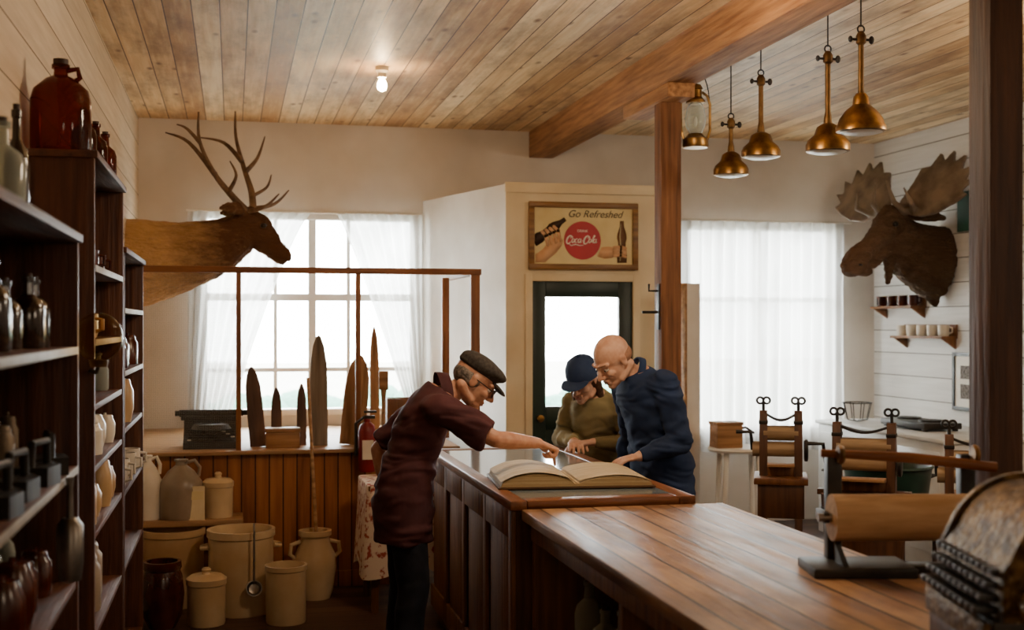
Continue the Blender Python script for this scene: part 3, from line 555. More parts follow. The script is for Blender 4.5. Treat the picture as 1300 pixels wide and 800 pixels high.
# ---------------------------------------------------------------- bulb, lantern, lamps
bl=T('ceiling_bulb','lit bare bulb in a white socket on the pine ceiling','lamp',(.875,7.38,HC))
MB().lathe([(0,0),(.04,0),(.04,-.025),(.026,-.04),(.026,-.065),(0,-.065)]).obj('socket','cap_white',bl)
MB().lathe([(0,-.066),(.015,-.068),(.018,-.078),(.028,-.1),(.03,-.118),(.024,-.138),(0,-.15)]).obj('bulb','bulb',bl,180)
ln=T('kerosene_lantern','old brass kerosene lantern with glass globe hanging beside the beam','lantern',(2.58,6.62,2.66))
MB().lathe([(0,0),(.07,0),(.075,.01),(.072,.05),(.05,.065),(.04,.08),(0,.085)]).obj('tank','brass',ln)
MB().lathe([(.038,.085),(.055,.12),(.062,.165),(.052,.22),(.04,.25),(.038,.25),(.05,.22),(.06,.165),(.053,.12),(.036,.085)],24).obj('globe','glass',ln,180)
MB().lathe([(.04,.25),(.055,.255),(.055,.27),(.035,.29),(.035,.33),(.045,.335),(.03,.36),(0,.37)]).obj('chimney_cap','brass',ln)
for a in (1,-1): MB().tube([V(a*.072,0,.05),V(a*.088,0,.1),V(a*.088,0,.25),V(a*.07,0,.3),V(a*.04,0,.32)],.008).obj('side_tube','brass',ln)
MB().tube([V(.085*cos(a),0,.25+.2*sin(a)) for a in [pi*i/16 for i in range(17)]],.003,6).tube([V(0,0,.45),V(-.02,0,.48),V(-.06,0,.5)],.003,6).obj('bail_handle','black',ln)
MB().ell(V(0,0,.15),(.012,.012,.03)).obj('wick','cap_white',ln,180)
def gaslamp(px,pyb,X,dia,pyt,lab,style):
    a=TH+atan((px-650)/F); Y=X/tan(a); p=at(px,pyb,Y); L=T('gas_lamp',lab,'lamp',(X,Y,p.z)); r=dia/2; top=HC-p.z; zt=at(px,pyt,Y).z-p.z
    prof=[(r*.9,-.004),(r,0),(r*1.0,.02),(r*.93,.03),(r*.86,.055),(r*.62,.09),(r*.34,.115),(r*.3,.15),(r*.2,.165),(0,.168)] if style else [(r*.92,-.004),(r,0),(r,.03),(r*.94,.04),(r*.9,.05),(r*.62,.075),(r*.5,.11),(r*.26,.125),(0,.13)]
    MB().lathe(prof,32).obj('shade','brass',L)
    MB().lathe([(0,-.012),(r*.6,-.012),(r*.85,-.004),(0,-.002)],24).obj('burner','cap_white',L)
    MB().lathe([(0,.12),(.02,.125),(.016,.16),(.012,.18),(.012,zt-.06),(.022,zt-.05),(.022,zt-.02),(.012,zt),(0,zt)],14).obj('stem','dbrass',L)
    k=MB(); k.tube([V(-.045,0,zt-.035),V(.045,0,zt-.035)],.006); k.ell(V(.05,0,zt-.035),(.012,.012,.018)); k.ell(V(-.05,0,zt-.035),(.01,.01,.014)); k.tube([V(.016*cos(a_),0,zt+.01+.016*sin(a_)) for a_ in [2*pi*i/12 for i in range(12)]],.004,6,True); k.obj('valve','black',L)
    MB().tube([V(0,0,zt+.02),V(0,0,top)],.0035,6).obj('hanging_wire','black',L)
gaslamp(928,222,2.66,.19,150,'leftmost hanging brass gas lamp, small bell shade beside the lantern',0)
gaslamp(966,199,2.66,.2,95,'second hanging brass gas lamp with a flared shade and thin stem',0)
gaslamp(1051,192,2.66,.2,65,'third hanging brass gas lamp with a valve high on its stem',0)
gaslamp(1093,167,2.66,.215,40,'largest and nearest brass gas lamp with a bell shade and long stem',1)
# ---------------------------------------------------------------- crocks, jugs
def vessel(name,lab,cat,px,pyb,hpx,wpx,z,mat,kind,grp=None,pos=None):
    if pos is None:
        p=onz(px,pyb,z); d=p.y*cos(TH)+p.x*sin(TH); r=wpx/F*d/2; d+=r; h=hpx/F*d; t=p.x/p.y; p.y+=r; p.x=t*p.y
    else: p,h,r=pos; r/=2
    v=T(name,lab,cat,p,random.uniform(0,.3),grp)
    if kind in('crock','lid','handles'):
        hh=h*(.84 if kind=='lid' else 1)
        MB().lathe([(0,0),(r*.93,0),(r*.96,.01),(r*.97,hh*.9),(r*1.02,hh*.92),(r*1.02,hh),(r*.93,hh),(r*.9,hh*.9),(r*.88,.02),(0,.02)],36).obj('body',mat,v)
        if kind=='lid':
            MB().lathe([(0,hh),(r*1.03,hh),(r*1.03,hh+.012),(r*.8,hh+.03),(r*.25,hh+.035),(r*.2,hh+.045),(r*.25,hh+.06),(r*.15,hh+.07),(0,hh+.07)]).obj('lid',mat,v)
        if kind=='handles':
            for s_ in (-1,1): MB().tube([V(s_*r*.97,-.05,hh*.8),V(s_*(r+.03),-.03,hh*.79),V(s_*(r+.03),.03,hh*.79),V(s_*r*.97,.05,hh*.8)],.012).obj('handle',mat,v)
    elif kind=='barrel':
        MB().lathe([(0,0),(r*.7,0),(r*.85,h*.12),(r,h*.45),(r*.95,h*.65),(r*.7,h*.82),(r*.66,h*.9),(r*.78,h*.93),(r*.78,h),(r*.6,h),(r*.55,h*.85),(0,h*.8)],36).obj('body',mat,v)
        for s_ in (-1,1): MB().tube([V(s_*r*.97,0,h*.6),V(s_*r*1.2,0,h*.66),V(s_*r*1.15,0,h*.8),V(s_*r*.7,0,h*.84)],.013).obj('handle',mat,v)
    elif kind=='jug':
        MB().lathe([(0,0),(r*.95,0),(r,.01),(r,h*.5),(r*.95,h*.62),(r*.6,h*.8),(r*.26,h*.9),(r*.24,h*.96),(r*.32,h*.97),(r*.32,h),(r*.18,h),(0,h*.95)],36).obj('body',mat,v)
        MB().tube([V(r*.25,0,h*.94),V(r*.6,0,h*.97),V(r*.85,0,h*.85),V(r*.8,0,h*.7)],.011).obj('handle',mat,v)
    elif kind=='pot':
        MB().lathe([(0,0),(r*.6,0),(r*.9,h*.2),(r,h*.5),(r*.9,h*.78),(r*.8,h*.86),(r*.88,h*.9),(r*.85,h),(r*.7,h),(r*.7,h*.8),(0,h*.7)],36).obj('body',mat,v)
    return v
vessel('stoneware_crock','large tan crock under the bench at the rear left of the floor group','crock',0,0,0,0,0,'crock','crock',None,(V(at(219,700,7.5).x,7.52,0),.448,.37))
cr=vessel('stoneware_crock','large tan crock with side handles and a ladle hung over its rim','crock',306,786,105,86,0,'crock2','handles')
vessel('lidded_crock','small pale lidded crock at the front of the floor group','crock',262,798,66,50,0,'crock2','lid')
vessel('stoneware_crock','plain straight-sided crock between the ladle crock and the barrel-shaped jar','crock',363,796,73,53,0,'crock2','crock')
vessel('stoneware_jar','barrel-shaped pale jar with two ear handles by the beadboard','jar',400,765,86,54,0,'crock2','barrel')
vessel('glazed_pot','dark brown glazed round pot on the floor beside the shelves','pot',206,803,84,56,0,'brownpot','pot')
BZ=.49
bn=T('plank_bench','low wooden plank bench holding jugs before the half wall','bench',(0,0,0))
MB().box(XL+.01,.06,7.5,7.77,BZ-.035,BZ,.005).obj('plank','ledge',bn)
for x in (-.66,.03): MB().box(x-.02,x+.02,7.73,7.77,0,BZ-.035,.003).obj('leg','trimz',bn)
def benchvessel(name,lab,cat,px,pyt,wpx,mat,kind):
    p=at(px,600,7.63); wv=wpx/F*7.45; vessel(name,lab,cat,0,0,0,0,0,mat,kind,None,(V(p.x,7.63,BZ),at(px,pyt,7.63).z-BZ,wv))
benchvessel('stoneware_jug','pale stoneware jug at the left end of the bench','jug',188,578,34,'cap_white','jug')
benchvessel('stoneware_jug','grey shouldered jug with a paper label on the bench','jug',230,583,54,'greyjug','jug')
benchvessel('lidded_crock','small pale lidded crock at the right end of the bench','crock',277,606,38,'crock2','lid')
q=T('paper_card','small cream paper card propped between jug and lidded crock','card',(at(250,600,7.52).x,7.515,BZ)); MB().box(-.045,.045,-.002,.002,0,.2,M=Rm('X',-.06)).obj('card','paper',q); MB().box(-.04,.04,-.005,-.003,.12,.17,M=Rm('X',-.06)).obj('print_block','signbg',q)
ld=T('soup_ladle','long steel ladle hanging over the rim of the large crock','ladle',(cr.location.x+.07,cr.location.y-.22,.1))
MB().tube([V(0,.07,.4),V(0,.02,.43),V(0,-.005,.4),V(0,-.005,.1)],.006).obj('handle','steel',ld); MB().lathe([(0,-.03),(.03,-.025),(.045,0),(.04,.0),(.028,-.02),(0,-.025)],20,Tm(0,-.025,.08)@Rm('X',1.2)).obj('bowl','steel',ld)
tag(MB().tube([at(402,690,7.45),at(391,480,7.79)],.011).obj('broom_handle','ledge'),'thin wooden pole leaning against the beadboard half wall','pole')
# ---------------------------------------------------------------- ledge objects
ZL=.87
def stretcher(px,pt,pb,wpx,Y,mat,lab,lean=0):
    p=at(px,pb,Y); h=at(px,pt,Y).z-ZL; wd=wpx/F*Y; X_=p.x
    o=[(-wd/2,0),(wd/2,0),(wd*.5,h*.55),(wd*.46,h*.75),(wd*.32,h*.9),(wd*.12,h*.985),(0,h),(-wd*.12,h*.985),(-wd*.32,h*.9),(-wd*.46,h*.75),(-wd*.5,h*.55)]
    b=MB().poly(o,-.008,.008,Matrix(((1,0,0,0),(0,0,-1,0),(0,1,0,0),(0,0,0,1)))); ob=b.obj('pelt_stretcher',mat); ob.location=(X_,Y,ZL); ob.rotation_euler=(radians(-4),radians(lean),0); tag(ob,lab,'board')
stretcher(328,465,568,20,8.0,'stretch3','dark pointed stretcher board leaning at the left of the boards',-5)
stretcher(351,492,545,13,8.1,'stretch3','shortest dark pointed stretcher board behind the small box')
stretcher(383,487,560,12,8.05,'stretch3','narrow dark pointed stretcher board left of the tallest board')
stretcher(405,425,567,22,8.0,'stretch1','tallest grey pointed stretcher board on the ledge')
stretcher(446,450,563,31,8.0,'stretch2','wide tan pointed stretcher board leaning right of the tallest',6)
stretcher(476,414,500,12,8.6,'stretch2','slim tan stretcher board near the right end of the window')
p=at(359,570,7.9); tb=T('card_box','small pale wooden box on the ledge before the boards','box',(p.x,7.92,ZL)); MB().box(-.105,.105,-.05,.05,0,.1,.004).obj('body','boxw',tb); MB().box(-.11,.11,-.055,.055,.1,.125,.004).obj('lid','boxw',tb)
p=at(509,545,8.0); tb=T('wooden_crate','brown wooden crate on the ledge behind the pointing man','crate',(p.x,8.0,ZL)); MB().box(-.1,.1,-.08,.08,0,.03,.003).obj('base','cfront',tb)
for a in (-.1,.085): MB().box(a,a+.015,-.08,.08,.03,.3,.003).obj('end_panel','cfront',tb)
for a in (-.08,.068): MB().box(-.085,.085,a,a+.012,.03,.3,.003).obj('side_panel','cfront',tb)
br=T('paint_brush','wooden handled brush standing upright beside the crate','brush',(at(492,520,8.0).x-.04,7.88,ZL)); MB().tube([V(0,0,0),V(0,0,.3),V(0,0,.36)],[.012,.014,.02]).obj('handle','ledge',br); MB().box(-.03,.03,-.014,.014,.36,.48,.004).obj('bristles','boxw',br)
p=at(268,568,8.04); ty=T('typewriter','black antique typewriter on the ledge at the left','typewriter',(p.x,8.06,ZL)); ty.scale=(1.05,1.05,1.05)
MB().poly([(-.15,0),(.15,0),(.15,.16),(.05,.17),(.0,.10),(-.15,.04)],-.16,.16,Matrix(((0,0,1,0),(1,0,0,0),(0,1,0,0),(0,0,0,1)))).obj('body','blackp',ty)
MB().tube([V(-.19,.08,.2),V(.19,.08,.2)],.022,16).obj('platen','black',ty)
for a in (-1,1): MB().tube([V(a*.19,.08,.2),V(a*.215,.08,.2)],.017,14).obj('platen_knob','black',ty)
MB().box(-.18,.18,.04,.12,.16,.185,.004).obj('carriage','black',ty)
MB().lathe([(.12,0),(.1,.03),(.06,.035),(.05,.0)],24,Tm(0,-.0,.11)).obj('type_basket','black',ty)
for j in range(4):
    for i in range(9):
        MB().lathe([(0,0),(.012,0),(.012,.006),(0,.006)],10,Tm(-.125+i*.031+j*.004,-.135+j*.032,.052+j*.014)).obj('key','cap_white' if (i+j)%9==0 else 'black',ty)
fx=T('fire_extinguisher','red fire extinguisher hanging at the end of the half wall','extinguisher',(at(466,600,7.7).x,7.7,.73))
MB().lathe([(0,0),(.05,0),(.055,.01),(.055,.25),(.045,.29),(.02,.31),(.02,.33),(0,.33)]).obj('cylinder','red',fx); MB().box(-.02,.05,-.012,.012,.33,.35,.003).box(-.02,.06,-.01,.01,.365,.38,.003).obj('valve_lever','black',fx); MB().tube([V(-.02,0,.34),V(-.07,0,.3),V(-.07,0,.1)],.01).obj('hose','black',fx); MB().box(-.035,.035,-.058,-.05,.08,.2).obj('label_plate','cap_white',fx); MB().box(-.03,.03,.05,.1,.05,.25,.003).obj('bracket','black',fx)
tbx=at(492,605,7.25).x; tt=T('side_table','small square table under a patterned cloth behind the pointing man','table',(tbx+.12,7.25,0)); MB().box(-.26,.26,-.26,.26,.7,.73,.004).obj('table_top','cfront',tt)
for a in (-1,1):
    for c_ in (-1,1): MB().box(a*.22-.02,a*.22+.02,c_*.22-.02,c_*.22+.02,0,.7,.003).obj('leg','cfront',tt)
b=MB(); pts=[]; n=60
for j,(s_,z) in enumerate(((.262,.733),(.268,.725),(.275,.6),(.29,.45),(.30,.3))):
    rr=[]
    for i in range(n):
        a=2*pi*i/n; c_,s2=cos(a),sin(a); k=1/max(abs(c_),abs(s2)); wv=.012*sin(i*1.3)*(j-1 if j>1 else 0)/2; zz=z-(.1*(abs(sin(2*a))) if j>2 else 0)
        rr.append(V(c_*k*s_*(1+wv),s2*k*s_*(1+wv),zz))
    pts.append(b.ring(rr))
b.skinr(pts,cap=False); b.b.faces.new(pts[0]); ob=b.obj('table_cloth','cloth',None,180); ob.location=(tbx+.12,7.25,.001); tag(ob,'cream and red patterned cloth draped over the small table','tablecloth')
# ---------------------------------------------------------------- left shelves
def cabinet(lab,y0,y1,top,zs):
    c=T('shelf_cabinet',lab,'shelf',(0,0,0)); x0,x1=XL+.005,-.45
    for y in (y0,y1-.03): MB().box(x0,x1,y,y+.03,0,top-.025,.003).obj('side_panel','shelf',c)
    MB().box(x0,x0+.015,y0+.03,y1-.03,.05,top-.025).obj('back_panel','shelf',c)
    MB().box(x0,x1+.012,y0-.01,y1+.01,top-.025,top,.004).obj('top_board','shelfy',c)
    for i,z in enumerate(zs):
        sh=MB().box(x0+.015,x1-.004,y0+.03,y1-.03,z-.022,z,.002).obj('shelf','shelfy',c)
        if i in (0,1): MB().box(x1-.004,x1+.002,y0+.03,y1-.03,z-.022,z,.001).obj('edge_strip','grey',sh)
    return c
Z1=[1.584,1.23,.888,.5,.1]; Z2=[1.85,1.6,1.38,1.17,.946,.6,.1]; Z3=[1.72,1.45,1.2,.93,.6,.1]
cabinet('nearest dark red-brown shelf unit on the left wall',2.2,3.88,1.92,Z1)
cabinet('tallest dark shelf unit with amber jugs on its top',4.3,5.42,2.23,Z2)
cabinet('farthest dark shelf unit nearest the floor crocks',5.46,6.6,1.98,Z3)
def bottle(name,lab,mat,loc,r,h,group=None,cat='bottle',cork=True):
    o=T(name,lab,cat,loc,0,group)
    MB().lathe([(0,0),(r*.9,0),(r,.006),(r,h*.55),(r*.85,h*.66),(r*.36,h*.76),(r*.32,h*.93),(r*.42,h*.94),(r*.42,h),(r*.25,h),(0,h*.97)],20).obj('body',mat,o)
    if cork: MB().lathe([(0,h*.98),(r*.26,h*.98),(r*.28,h*1.05),(0,h*1.05)],12).obj('stopper','dkbrown',o)
    return o
def bigjug(loc,r,h,lab):
    o=T('amber_jug',lab,'jug',loc); MB().lathe([(0,0),(r*.95,0),(r,.01),(r,h*.6),(r*.9,h*.72),(r*.5,h*.84),(r*.24,h*.88),(r*.22,h*.95),(r*.3,h*.955),(r*.3,h),(r*.18,h),(0,h*.97)],32).obj('body','amber',o)
    MB().tube([V(r*.22,0,h*.94),V(r*.55,0,h*.96),V(r*.62,0,h*.86),V(r*.5,0,h*.83)],.01).obj('handle','amber',o); MB().lathe([(0,h*.98),(r*.25,h),(r*.25,h*1.06),(0,h*1.06)],14).obj('stopper','dkbrown',o)
bigjug((-.575,4.45,2.23),.1,.31,'large round amber glass jug on top of the tall shelf unit')
for i,(y,x) in enumerate(((4.72,-.53),(4.88,-.55),(5.02,-.52),(5.16,-.54),(5.28,-.51))): bottle('amber_bottle','small amber glass bottle in the row behind the large jug','amber',(x,y,2.23),.045,.2,'amber bottles on the tall shelf unit')
bottle('tall_bottle','tall narrow dark bottle on top of the nearest shelf unit','dglass',(-.6,3.72,1.92),.035,.34)
bottle('tall_bottle','stout clear glass bottle on top of the nearest shelf unit','cglass',(-.57,3.3,1.92),.06,.24)
def mug(lab,loc,r,h,mat,grp,cat='cup'):
    o=T('stoneware_cup',lab,cat,loc,random.uniform(-.5,.5),grp); MB().lathe([(0,0),(r*.85,0),(r,h*.2),(r,h),(r*.9,h),(r*.88,.01),(0,.01)],20).obj('body',mat,o); MB().tube([V(r*.95,0,h*.8),V(r*1.5,0,h*.75),V(r*1.5,0,h*.35),V(r*.95,0,h*.25)],.007).obj('handle',mat,o); return o
def lidjar(lab,loc,r,h,mat,grp,name='lidded_jar',cat='jar',sh=None):
    k=random.uniform(.66,1.05); r*=k; h*=random.uniform(.65,1.1); sh=random.random() if sh is None else sh
    o=T(name,lab,cat,loc,0,grp)
    if sh<.5: MB().lathe([(0,0),(r*.8,0),(r,h*.3),(r,h*.65),(r*.75,h*.85),(0,h*.85)],20).obj('body',mat,o)
    else: MB().lathe([(0,0),(r*.95,0),(r,.01),(r,h*.7),(r*.8,h*.78),(r*.78,h*.85),(0,h*.85)],20).obj('body',mat,o)
    MB().lathe([(0,h*.85),(r*.8,h*.85),(r*.7,h*.92),(r*.15,h*.94),(r*.15,h),(0,h)],16).obj('lid',mat,o); return o
def iron(lab,loc,grp):
    o=T('flat_iron',lab,'iron',loc,random.uniform(1.2,1.9),grp); MB().poly([(-.07,-.045),(.03,-.045),(.1,0),(.03,.045),(-.07,.045)],0,.05).obj('sole_plate','black',o); MB().tube([V(-.06,0,.05),V(-.055,0,.11),V(.05,0,.11),V(.055,0,.05)],.011).obj('handle','black',o); return o
def rowy(y0,y1,n,f):
    for i in range(n): f(-.565+random.uniform(-.02,.03),y0+(y1-y0)*(i+.5+random.uniform(-.15,.15))/n)
rowy(2.55,3.8,8,lambda x,y:bottle('dark_bottle','dark glass bottle in the row on the top shelf of the nearest unit','dglass',(x,y,Z1[0]),.045,random.uniform(.16,.22),'dark bottles on the nearest unit'))
rowy(2.5,3.8,5,lambda x,y:iron('black flat iron on the second shelf of the nearest unit',(x+.05,y,Z1[1]),'flat irons on the nearest unit'))
rowy(2.5,3.8,8,lambda x,y:lidjar('old tin canister behind the flat irons on the nearest unit',(-.625,y,Z1[1]),.045,.2,'tin','tin canisters on the nearest unit','tin_canister','canister',.9))
rowy(2.5,3.8,6,lambda x,y:lidjar('dark brown lidded jar on the third shelf of the nearest unit',(x+.03,y,Z1[2]),.055,.17,'brownpot','brown jars on the nearest unit'))
rowy(2.55,3.85,6,lambda x,y:bottle('clear_bottle','cloudy glass bottle behind the brown jars on the nearest unit','cglass',(-.635,y,Z1[2]),.032,random.uniform(.2,.26),'cloudy bottles on the nearest unit'))
rowy(2.5,3.8,5,lambda x,y:lidjar('grey lidded jar on the lowest visible shelf of the nearest unit',(x,y,Z1[3]),.075,.22,'greyjug','grey jars on the nearest unit'))
rowy(4.4,5.35,5,lambda x,y:mug('brown glazed cup on the top shelf of the tall unit',(x,y,Z2[0]),.04,.08,'brownpot','cups on the top shelf'))
rowy(4.4,5.35,5,lambda x,y:mug('tan stoneware cup on the second shelf of the tall unit',(x,y,Z2[1]),.045,.09,'crock','cups on the second shelf'))
rowy(4.4,5.35,5,lambda x,y:bottle('clear_bottle','clear glass bottle on the third shelf of the tall unit','cglass',(x,y,Z2[2]),.045,random.uniform(.13,.18),'clear bottles on the tall unit'))
rowy(4.4,5.35,4,lambda x,y:lidjar('small white lidded jar on the fourth shelf of the tall unit',(x+.03,y,Z2[3]),.055,.17,'cap_white','white jars on the tall unit'))
rowy(4.4,5.35,4,lambda x,y:lidjar('tan stoneware lidded jar on the fifth shelf of the tall unit',(x+.03,y,Z2[4]),.06,.18,'crock','tan jars on the tall unit'))
rowy(4.4,5.35,4,lambda x,y:lidjar('grey lidded jar low on the tall unit',(x,y,Z2[5]),.08,.25,'greyjug','grey jars on the tall unit'))
rowy(5.55,6.55,4,lambda x,y:lidjar('brown lidded jar on the upper shelf of the farthest unit',(x+.03,y,Z3[1]),.06,.17,'brownpot','brown jars on the farthest unit'))
rowy(5.55,6.55,4,lambda x,y:lidjar('tan lidded jar on the middle shelf of the farthest unit',(x+.03,y,Z3[2]),.06,.2,'crock','tan jars on the farthest unit'))
rowy(5.55,6.55,4,lambda x,y:mug('white cup on the lower shelf of the farthest unit',(x+.03,y,Z3[3]),.055,.1,'cap_white','white cups on the farthest unit'))
rowy(5.55,6.55,4,lambda x,y:iron('black flat iron on the lowest shelf of the farthest unit',(x,y,Z3[4]),'flat irons on the farthest unit'))
gb=T('globe_lamp','round clear glass globe on a bracket between two shelf units','lamp',(-.412,4.06,1.61)); MB().ell(V(0,0,0),(.074,.074,.078),seg=36).obj('globe','ambl',gb,180); MB().lathe([(0,-.094),(.026,-.094),(.03,-.072),(.0,-.07)]).obj('holder','dbrass',gb); MB().tube([V(0,0,-.09),V(-.02,.12,-.115),V(-.05,.235,-.115)],.007).obj('bracket','black',gb)
sc=T('metal_scoop','steel scoop hanging from the edge of the nearest shelf','scoop',(-.435,3.55,1.0)); MB().tube([V(0,0,.12),V(0,0,.2),V(-.0,0,.23)],[.01,.008,.012]).obj('handle','steel',sc); MB().lathe([(0,-.06),(.03,-.05),(.036,0),(.036,.1),(.02,.12),(0,.12)],18).obj('bowl','steel',sc)
for y,hh,r in ((4.35,.26,.055),(4.15,.2,.05),(3.95,.24,.05),(3.3,.22,.06),(3.05,.26,.05)): bottle('storage_bottle','cloudy glass bottle on the open shelf under the plank counter','cglass',(1.28,y,.445),r,hh,'bottles under the counter')
# ---------------------------------------------------------------- paper cutter & cash register
pc=T('paper_cutter','iron counter paper cutter holding a roll of brown paper','paper cutter',(1.80,3.3,CT),radians(-12))
MB().box(-.16,.14,-.1,.1,0,.03,.006).obj('base','black',pc); MB().box(.14,.36,-.035,.035,0,.025,.004).obj('base_bar','black',pc)
for x in (-.06,.34):
    MB().box(x-.022,x+.022,.05,.095,.025,.34,.005).obj('upright','black',pc)
    MB().poly([(-.09,.02),(.05,.02),(.05,.16),(.02,.08)],x-.008,x+.008,Matrix(((0,0,1,0),(1,0,0,0),(0,1,0,0),(0,0,0,1)))).obj('gusset','black',pc)
    MB().lathe([(0,0),(.026,0),(.03,.008),(.026,.016),(0,.016)],16,Tm(x,.02,.345)@Rm('Y',pi/2)).obj('bolt_cap','dbrass',pc)
MB().tube([V(-.09,-.02,.165),V(.31,-.02,.165)],.068,28).obj('paper_roll','kraft',pc); MB().tube([V(-.13,-.02,.165),V(.37,-.02,.165)],.012,12).obj('spindle','steel',pc)
for x in (-.105,.34): MB().box(x-.008,x+.008,-.03,.07,.15,.18,.002).obj('spindle_arm','black',pc)
MB().tube([V(-.1,.06,.345),V(.15,.03,.335),V(.40,-.01,.31)],[.012,.016,.015],12).obj('cutter_bar','trimx',pc)
cr=T('cash_register','ornate brass-brown antique cash register on the counter at the right edge','cash register',(1.765,2.36,CT),radians(-104))
mX=Matrix(((0,0,1,0),(1,0,0,0),(0,1,0,0),(0,0,0,1)))
MB().box(-.2,.22,-.22,.19,0,.06,.006).obj('base','cbody',cr); MB().box(-.18,.2,-.235,-.22,.065,.12,.003).obj('drawer_front','bronze',cr); MB().box(-.19,.21,-.22,.18,.06,.125,.005).obj('drawer','black',cr)
def arcp(r,h):
    up=[(r*cos(pi*i/40),.2+h*sin(pi*i/40)) for i in range(0,36)]; return [(-.2,.125),(r,.125)]+up+[(-.2,.2+h*.12)]
MB().poly(arcp(.18,.175),-.18,.19,mX).obj('domed_body','bronze',cr,50)
for x in (-.18,.2): MB().poly(arcp(.19,.185),x-.01,x+.01,mX).obj('side_plate','bronze',cr,50)
f=MB()
for k in range(13): a=pi*(k+.6)/15; f.ell(V(.213,.158*cos(a),.2+.155*sin(a)),(.007,.012,.012),seg=10)
for k in range(12): f.ell(V(.213,-.14+.026*k,.15),(.006,.009,.009),seg=10)
for rr in (.025,.055,.085): f.tube([V(.212,rr*cos(a),.235+rr*.8*sin(a)) for a in [2*pi*i/24 for i in range(24)]],.006,6,True)
for k in range(8): f.ell(V(.213,.07*cos(k*pi/4),.235+.056*sin(k*pi/4)),(.006,.01,.01),seg=8)
f.obj('cast_ornament','dbrass',cr,60)
for j in range(4):
    for i in range(10): MB().box(-.165+i*.036,-.142+i*.036,-.25+.012*j,-.19,.135+j*.026,.15+j*.026,.003).obj('key','blackp',cr)
MB().lathe([(.0,.0),(.05,0),(.05,.015),(.03,.02),(0,.02)],20,Tm(.208,-.12,.16)@Rm('Y',pi/2)).obj('crank_plate','dbrass',cr); MB().tube([V(.22,-.12,.16),V(.235,-.17,.17),V(.28,-.18,.17)],.009).obj('crank','steel',cr)
# ---------------------------------------------------------------- wringers and right side
def wringer(lab,x,y,wd,rz,top,tub):
    o=T('laundry_wringer',lab,'wringer',(x,y,0),rz); z0=top-.36
    for a in (-1,1):
        MB().poly([(-.055,z0),(.055,z0),(.045,z0+.12),(.035,top-.02),(.02,top),(-.02,top),(-.035,top-.02),(-.045,z0+.12)],a*wd/2-.022,a*wd/2+.022,mX).obj('upright','cbody',o)
        MB().box(a*wd/2-.026,a*wd/2+.026,-.04,.04,top-.075,top-.055,.003).obj('iron_strap','black',o)
        MB().tube([V(a*wd/2,0,top),V(a*wd/2,0,top+.04)],.009).tube([V(a*wd/2-.018+.018*cos(t_),0,top+.055+.018*sin(t_)) for t_ in [2*pi*i/12 for i in range(12)]],.007,6,True).tube([V(a*wd/2+.018+.018*cos(t_),0,top+.055+.018*sin(t_)) for t_ in [2*pi*i/12 for i in range(12)]],.007,6,True).obj('tension_screw','black',o)
    g=MB(); n=9
    g.skinr([g.ring([V(-wd/2+.02+(wd-.04)*i/n,yy,top-.03-.03*sin(pi*i/n)+dz) for yy,dz in ((-.03,0),(.03,0),(.03,.014),(-.03,.014))]) for i in range(n+1)])
    g.obj('spring_slat','black',o)
    MB().box(-wd/2+.022,wd/2-.022,-.05,.05,z0,z0+.05,.003).obj('lower_bar','cfront',o); MB().box(-wd/2+.022,wd/2-.022,-.15,-.05,z0+.06,z0+.075,.003).obj('drain_board','boxw',o)
    MB().tube([V(-wd/2,0,top-.125),V(wd/2,0,top-.125)],.042,20).obj('roller','roller',o); MB().tube([V(-wd/2-.06,0,top-.215),V(wd/2,0,top-.215)],.042,20).obj('roller','roller',o)
    MB().lathe([(.05,0),(.062,.004),(.062,.02),(.05,.024)],24,Tm(wd/2+.03,0,top-.22)@Rm('Y',pi/2)).obj('gear_wheel','black',o)
    MB().tube([V(-wd/2-.06,0,top-.22),V(-wd/2-.07,-.03,top-.12),V(-wd/2-.15,-.03,top-.12)],.011).obj('crank_handle','black',o)
    if tub:
        r=wd*.8; MB().lathe([(0,.25),(r*.85,.25),(r,z0-.02),(r*.94,z0-.02),(r*.8,.28),(0,.28)],32).obj('tub','cbody',o)
        for zz in (.33,z0-.12): rr=r*(.85+.15*(zz-.25)/(z0-.27)); MB().lathe([(rr-.002,zz),(rr+.005,zz),(rr+.005,zz+.03),(rr-.002,zz+.03)],32,cap=False).obj('hoop','black',o)
        for k in range(3): a=k*2.094+.4; MB().box(r*.7*cos(a)-.025,r*.7*cos(a)+.025,r*.7*sin(a)-.025,r*.7*sin(a)+.025,0,.26,.003).obj('leg','cbody',o)
        MB().box(-wd*.86,wd*.86,-.035,.035,z0-.03,z0,.003).obj('mounting_board','cbody',o)
    else:
        MB().box(-wd/2-.05,wd/2+.05,-.17,.17,z0-.035,z0,.004).obj('board','cfront',o); MB().box(-wd/2-.03,wd/2+.03,-.15,.15,z0-.22,z0-.035,.004).obj('wash_box','cbody',o)
        for a in (-1,1):
            for c_ in (-1,1): MB().box(a*wd/2-.02,a*wd/2+.02,c_*.13-.02,c_*.13+.02,0,z0-.22,.003).obj('leg','cbody',o)
wringer('tall narrow wooden wringer stand left of the others, behind the counter',2.98,6.35,.19,radians(-25),1.17,False)
wringer('wide wooden wringer with worn rollers in the middle behind the counter',3.27,5.95,.28,radians(-35),1.13,True)
wringer('wooden wringer partly hidden behind the dark foreground post',3.80,5.75,.26,radians(-30),1.07,True)
tb=T('washtub','dark green washtub between the wringers behind the counter','tub',(3.75,6.55,.45)); MB().lathe([(0,0),(.2,0),(.25,.36),(.265,.37),(.25,.38),(.235,.36),(.19,.02),(0,.02)],32).obj('body','dkgreen',tb)
for a in (-1,1): MB().tube([V(a*.245,-.05,.3),V(a*.29,-.04,.31),V(a*.29,.04,.31),V(a*.245,.05,.3)],.008).obj('handle','black',tb)
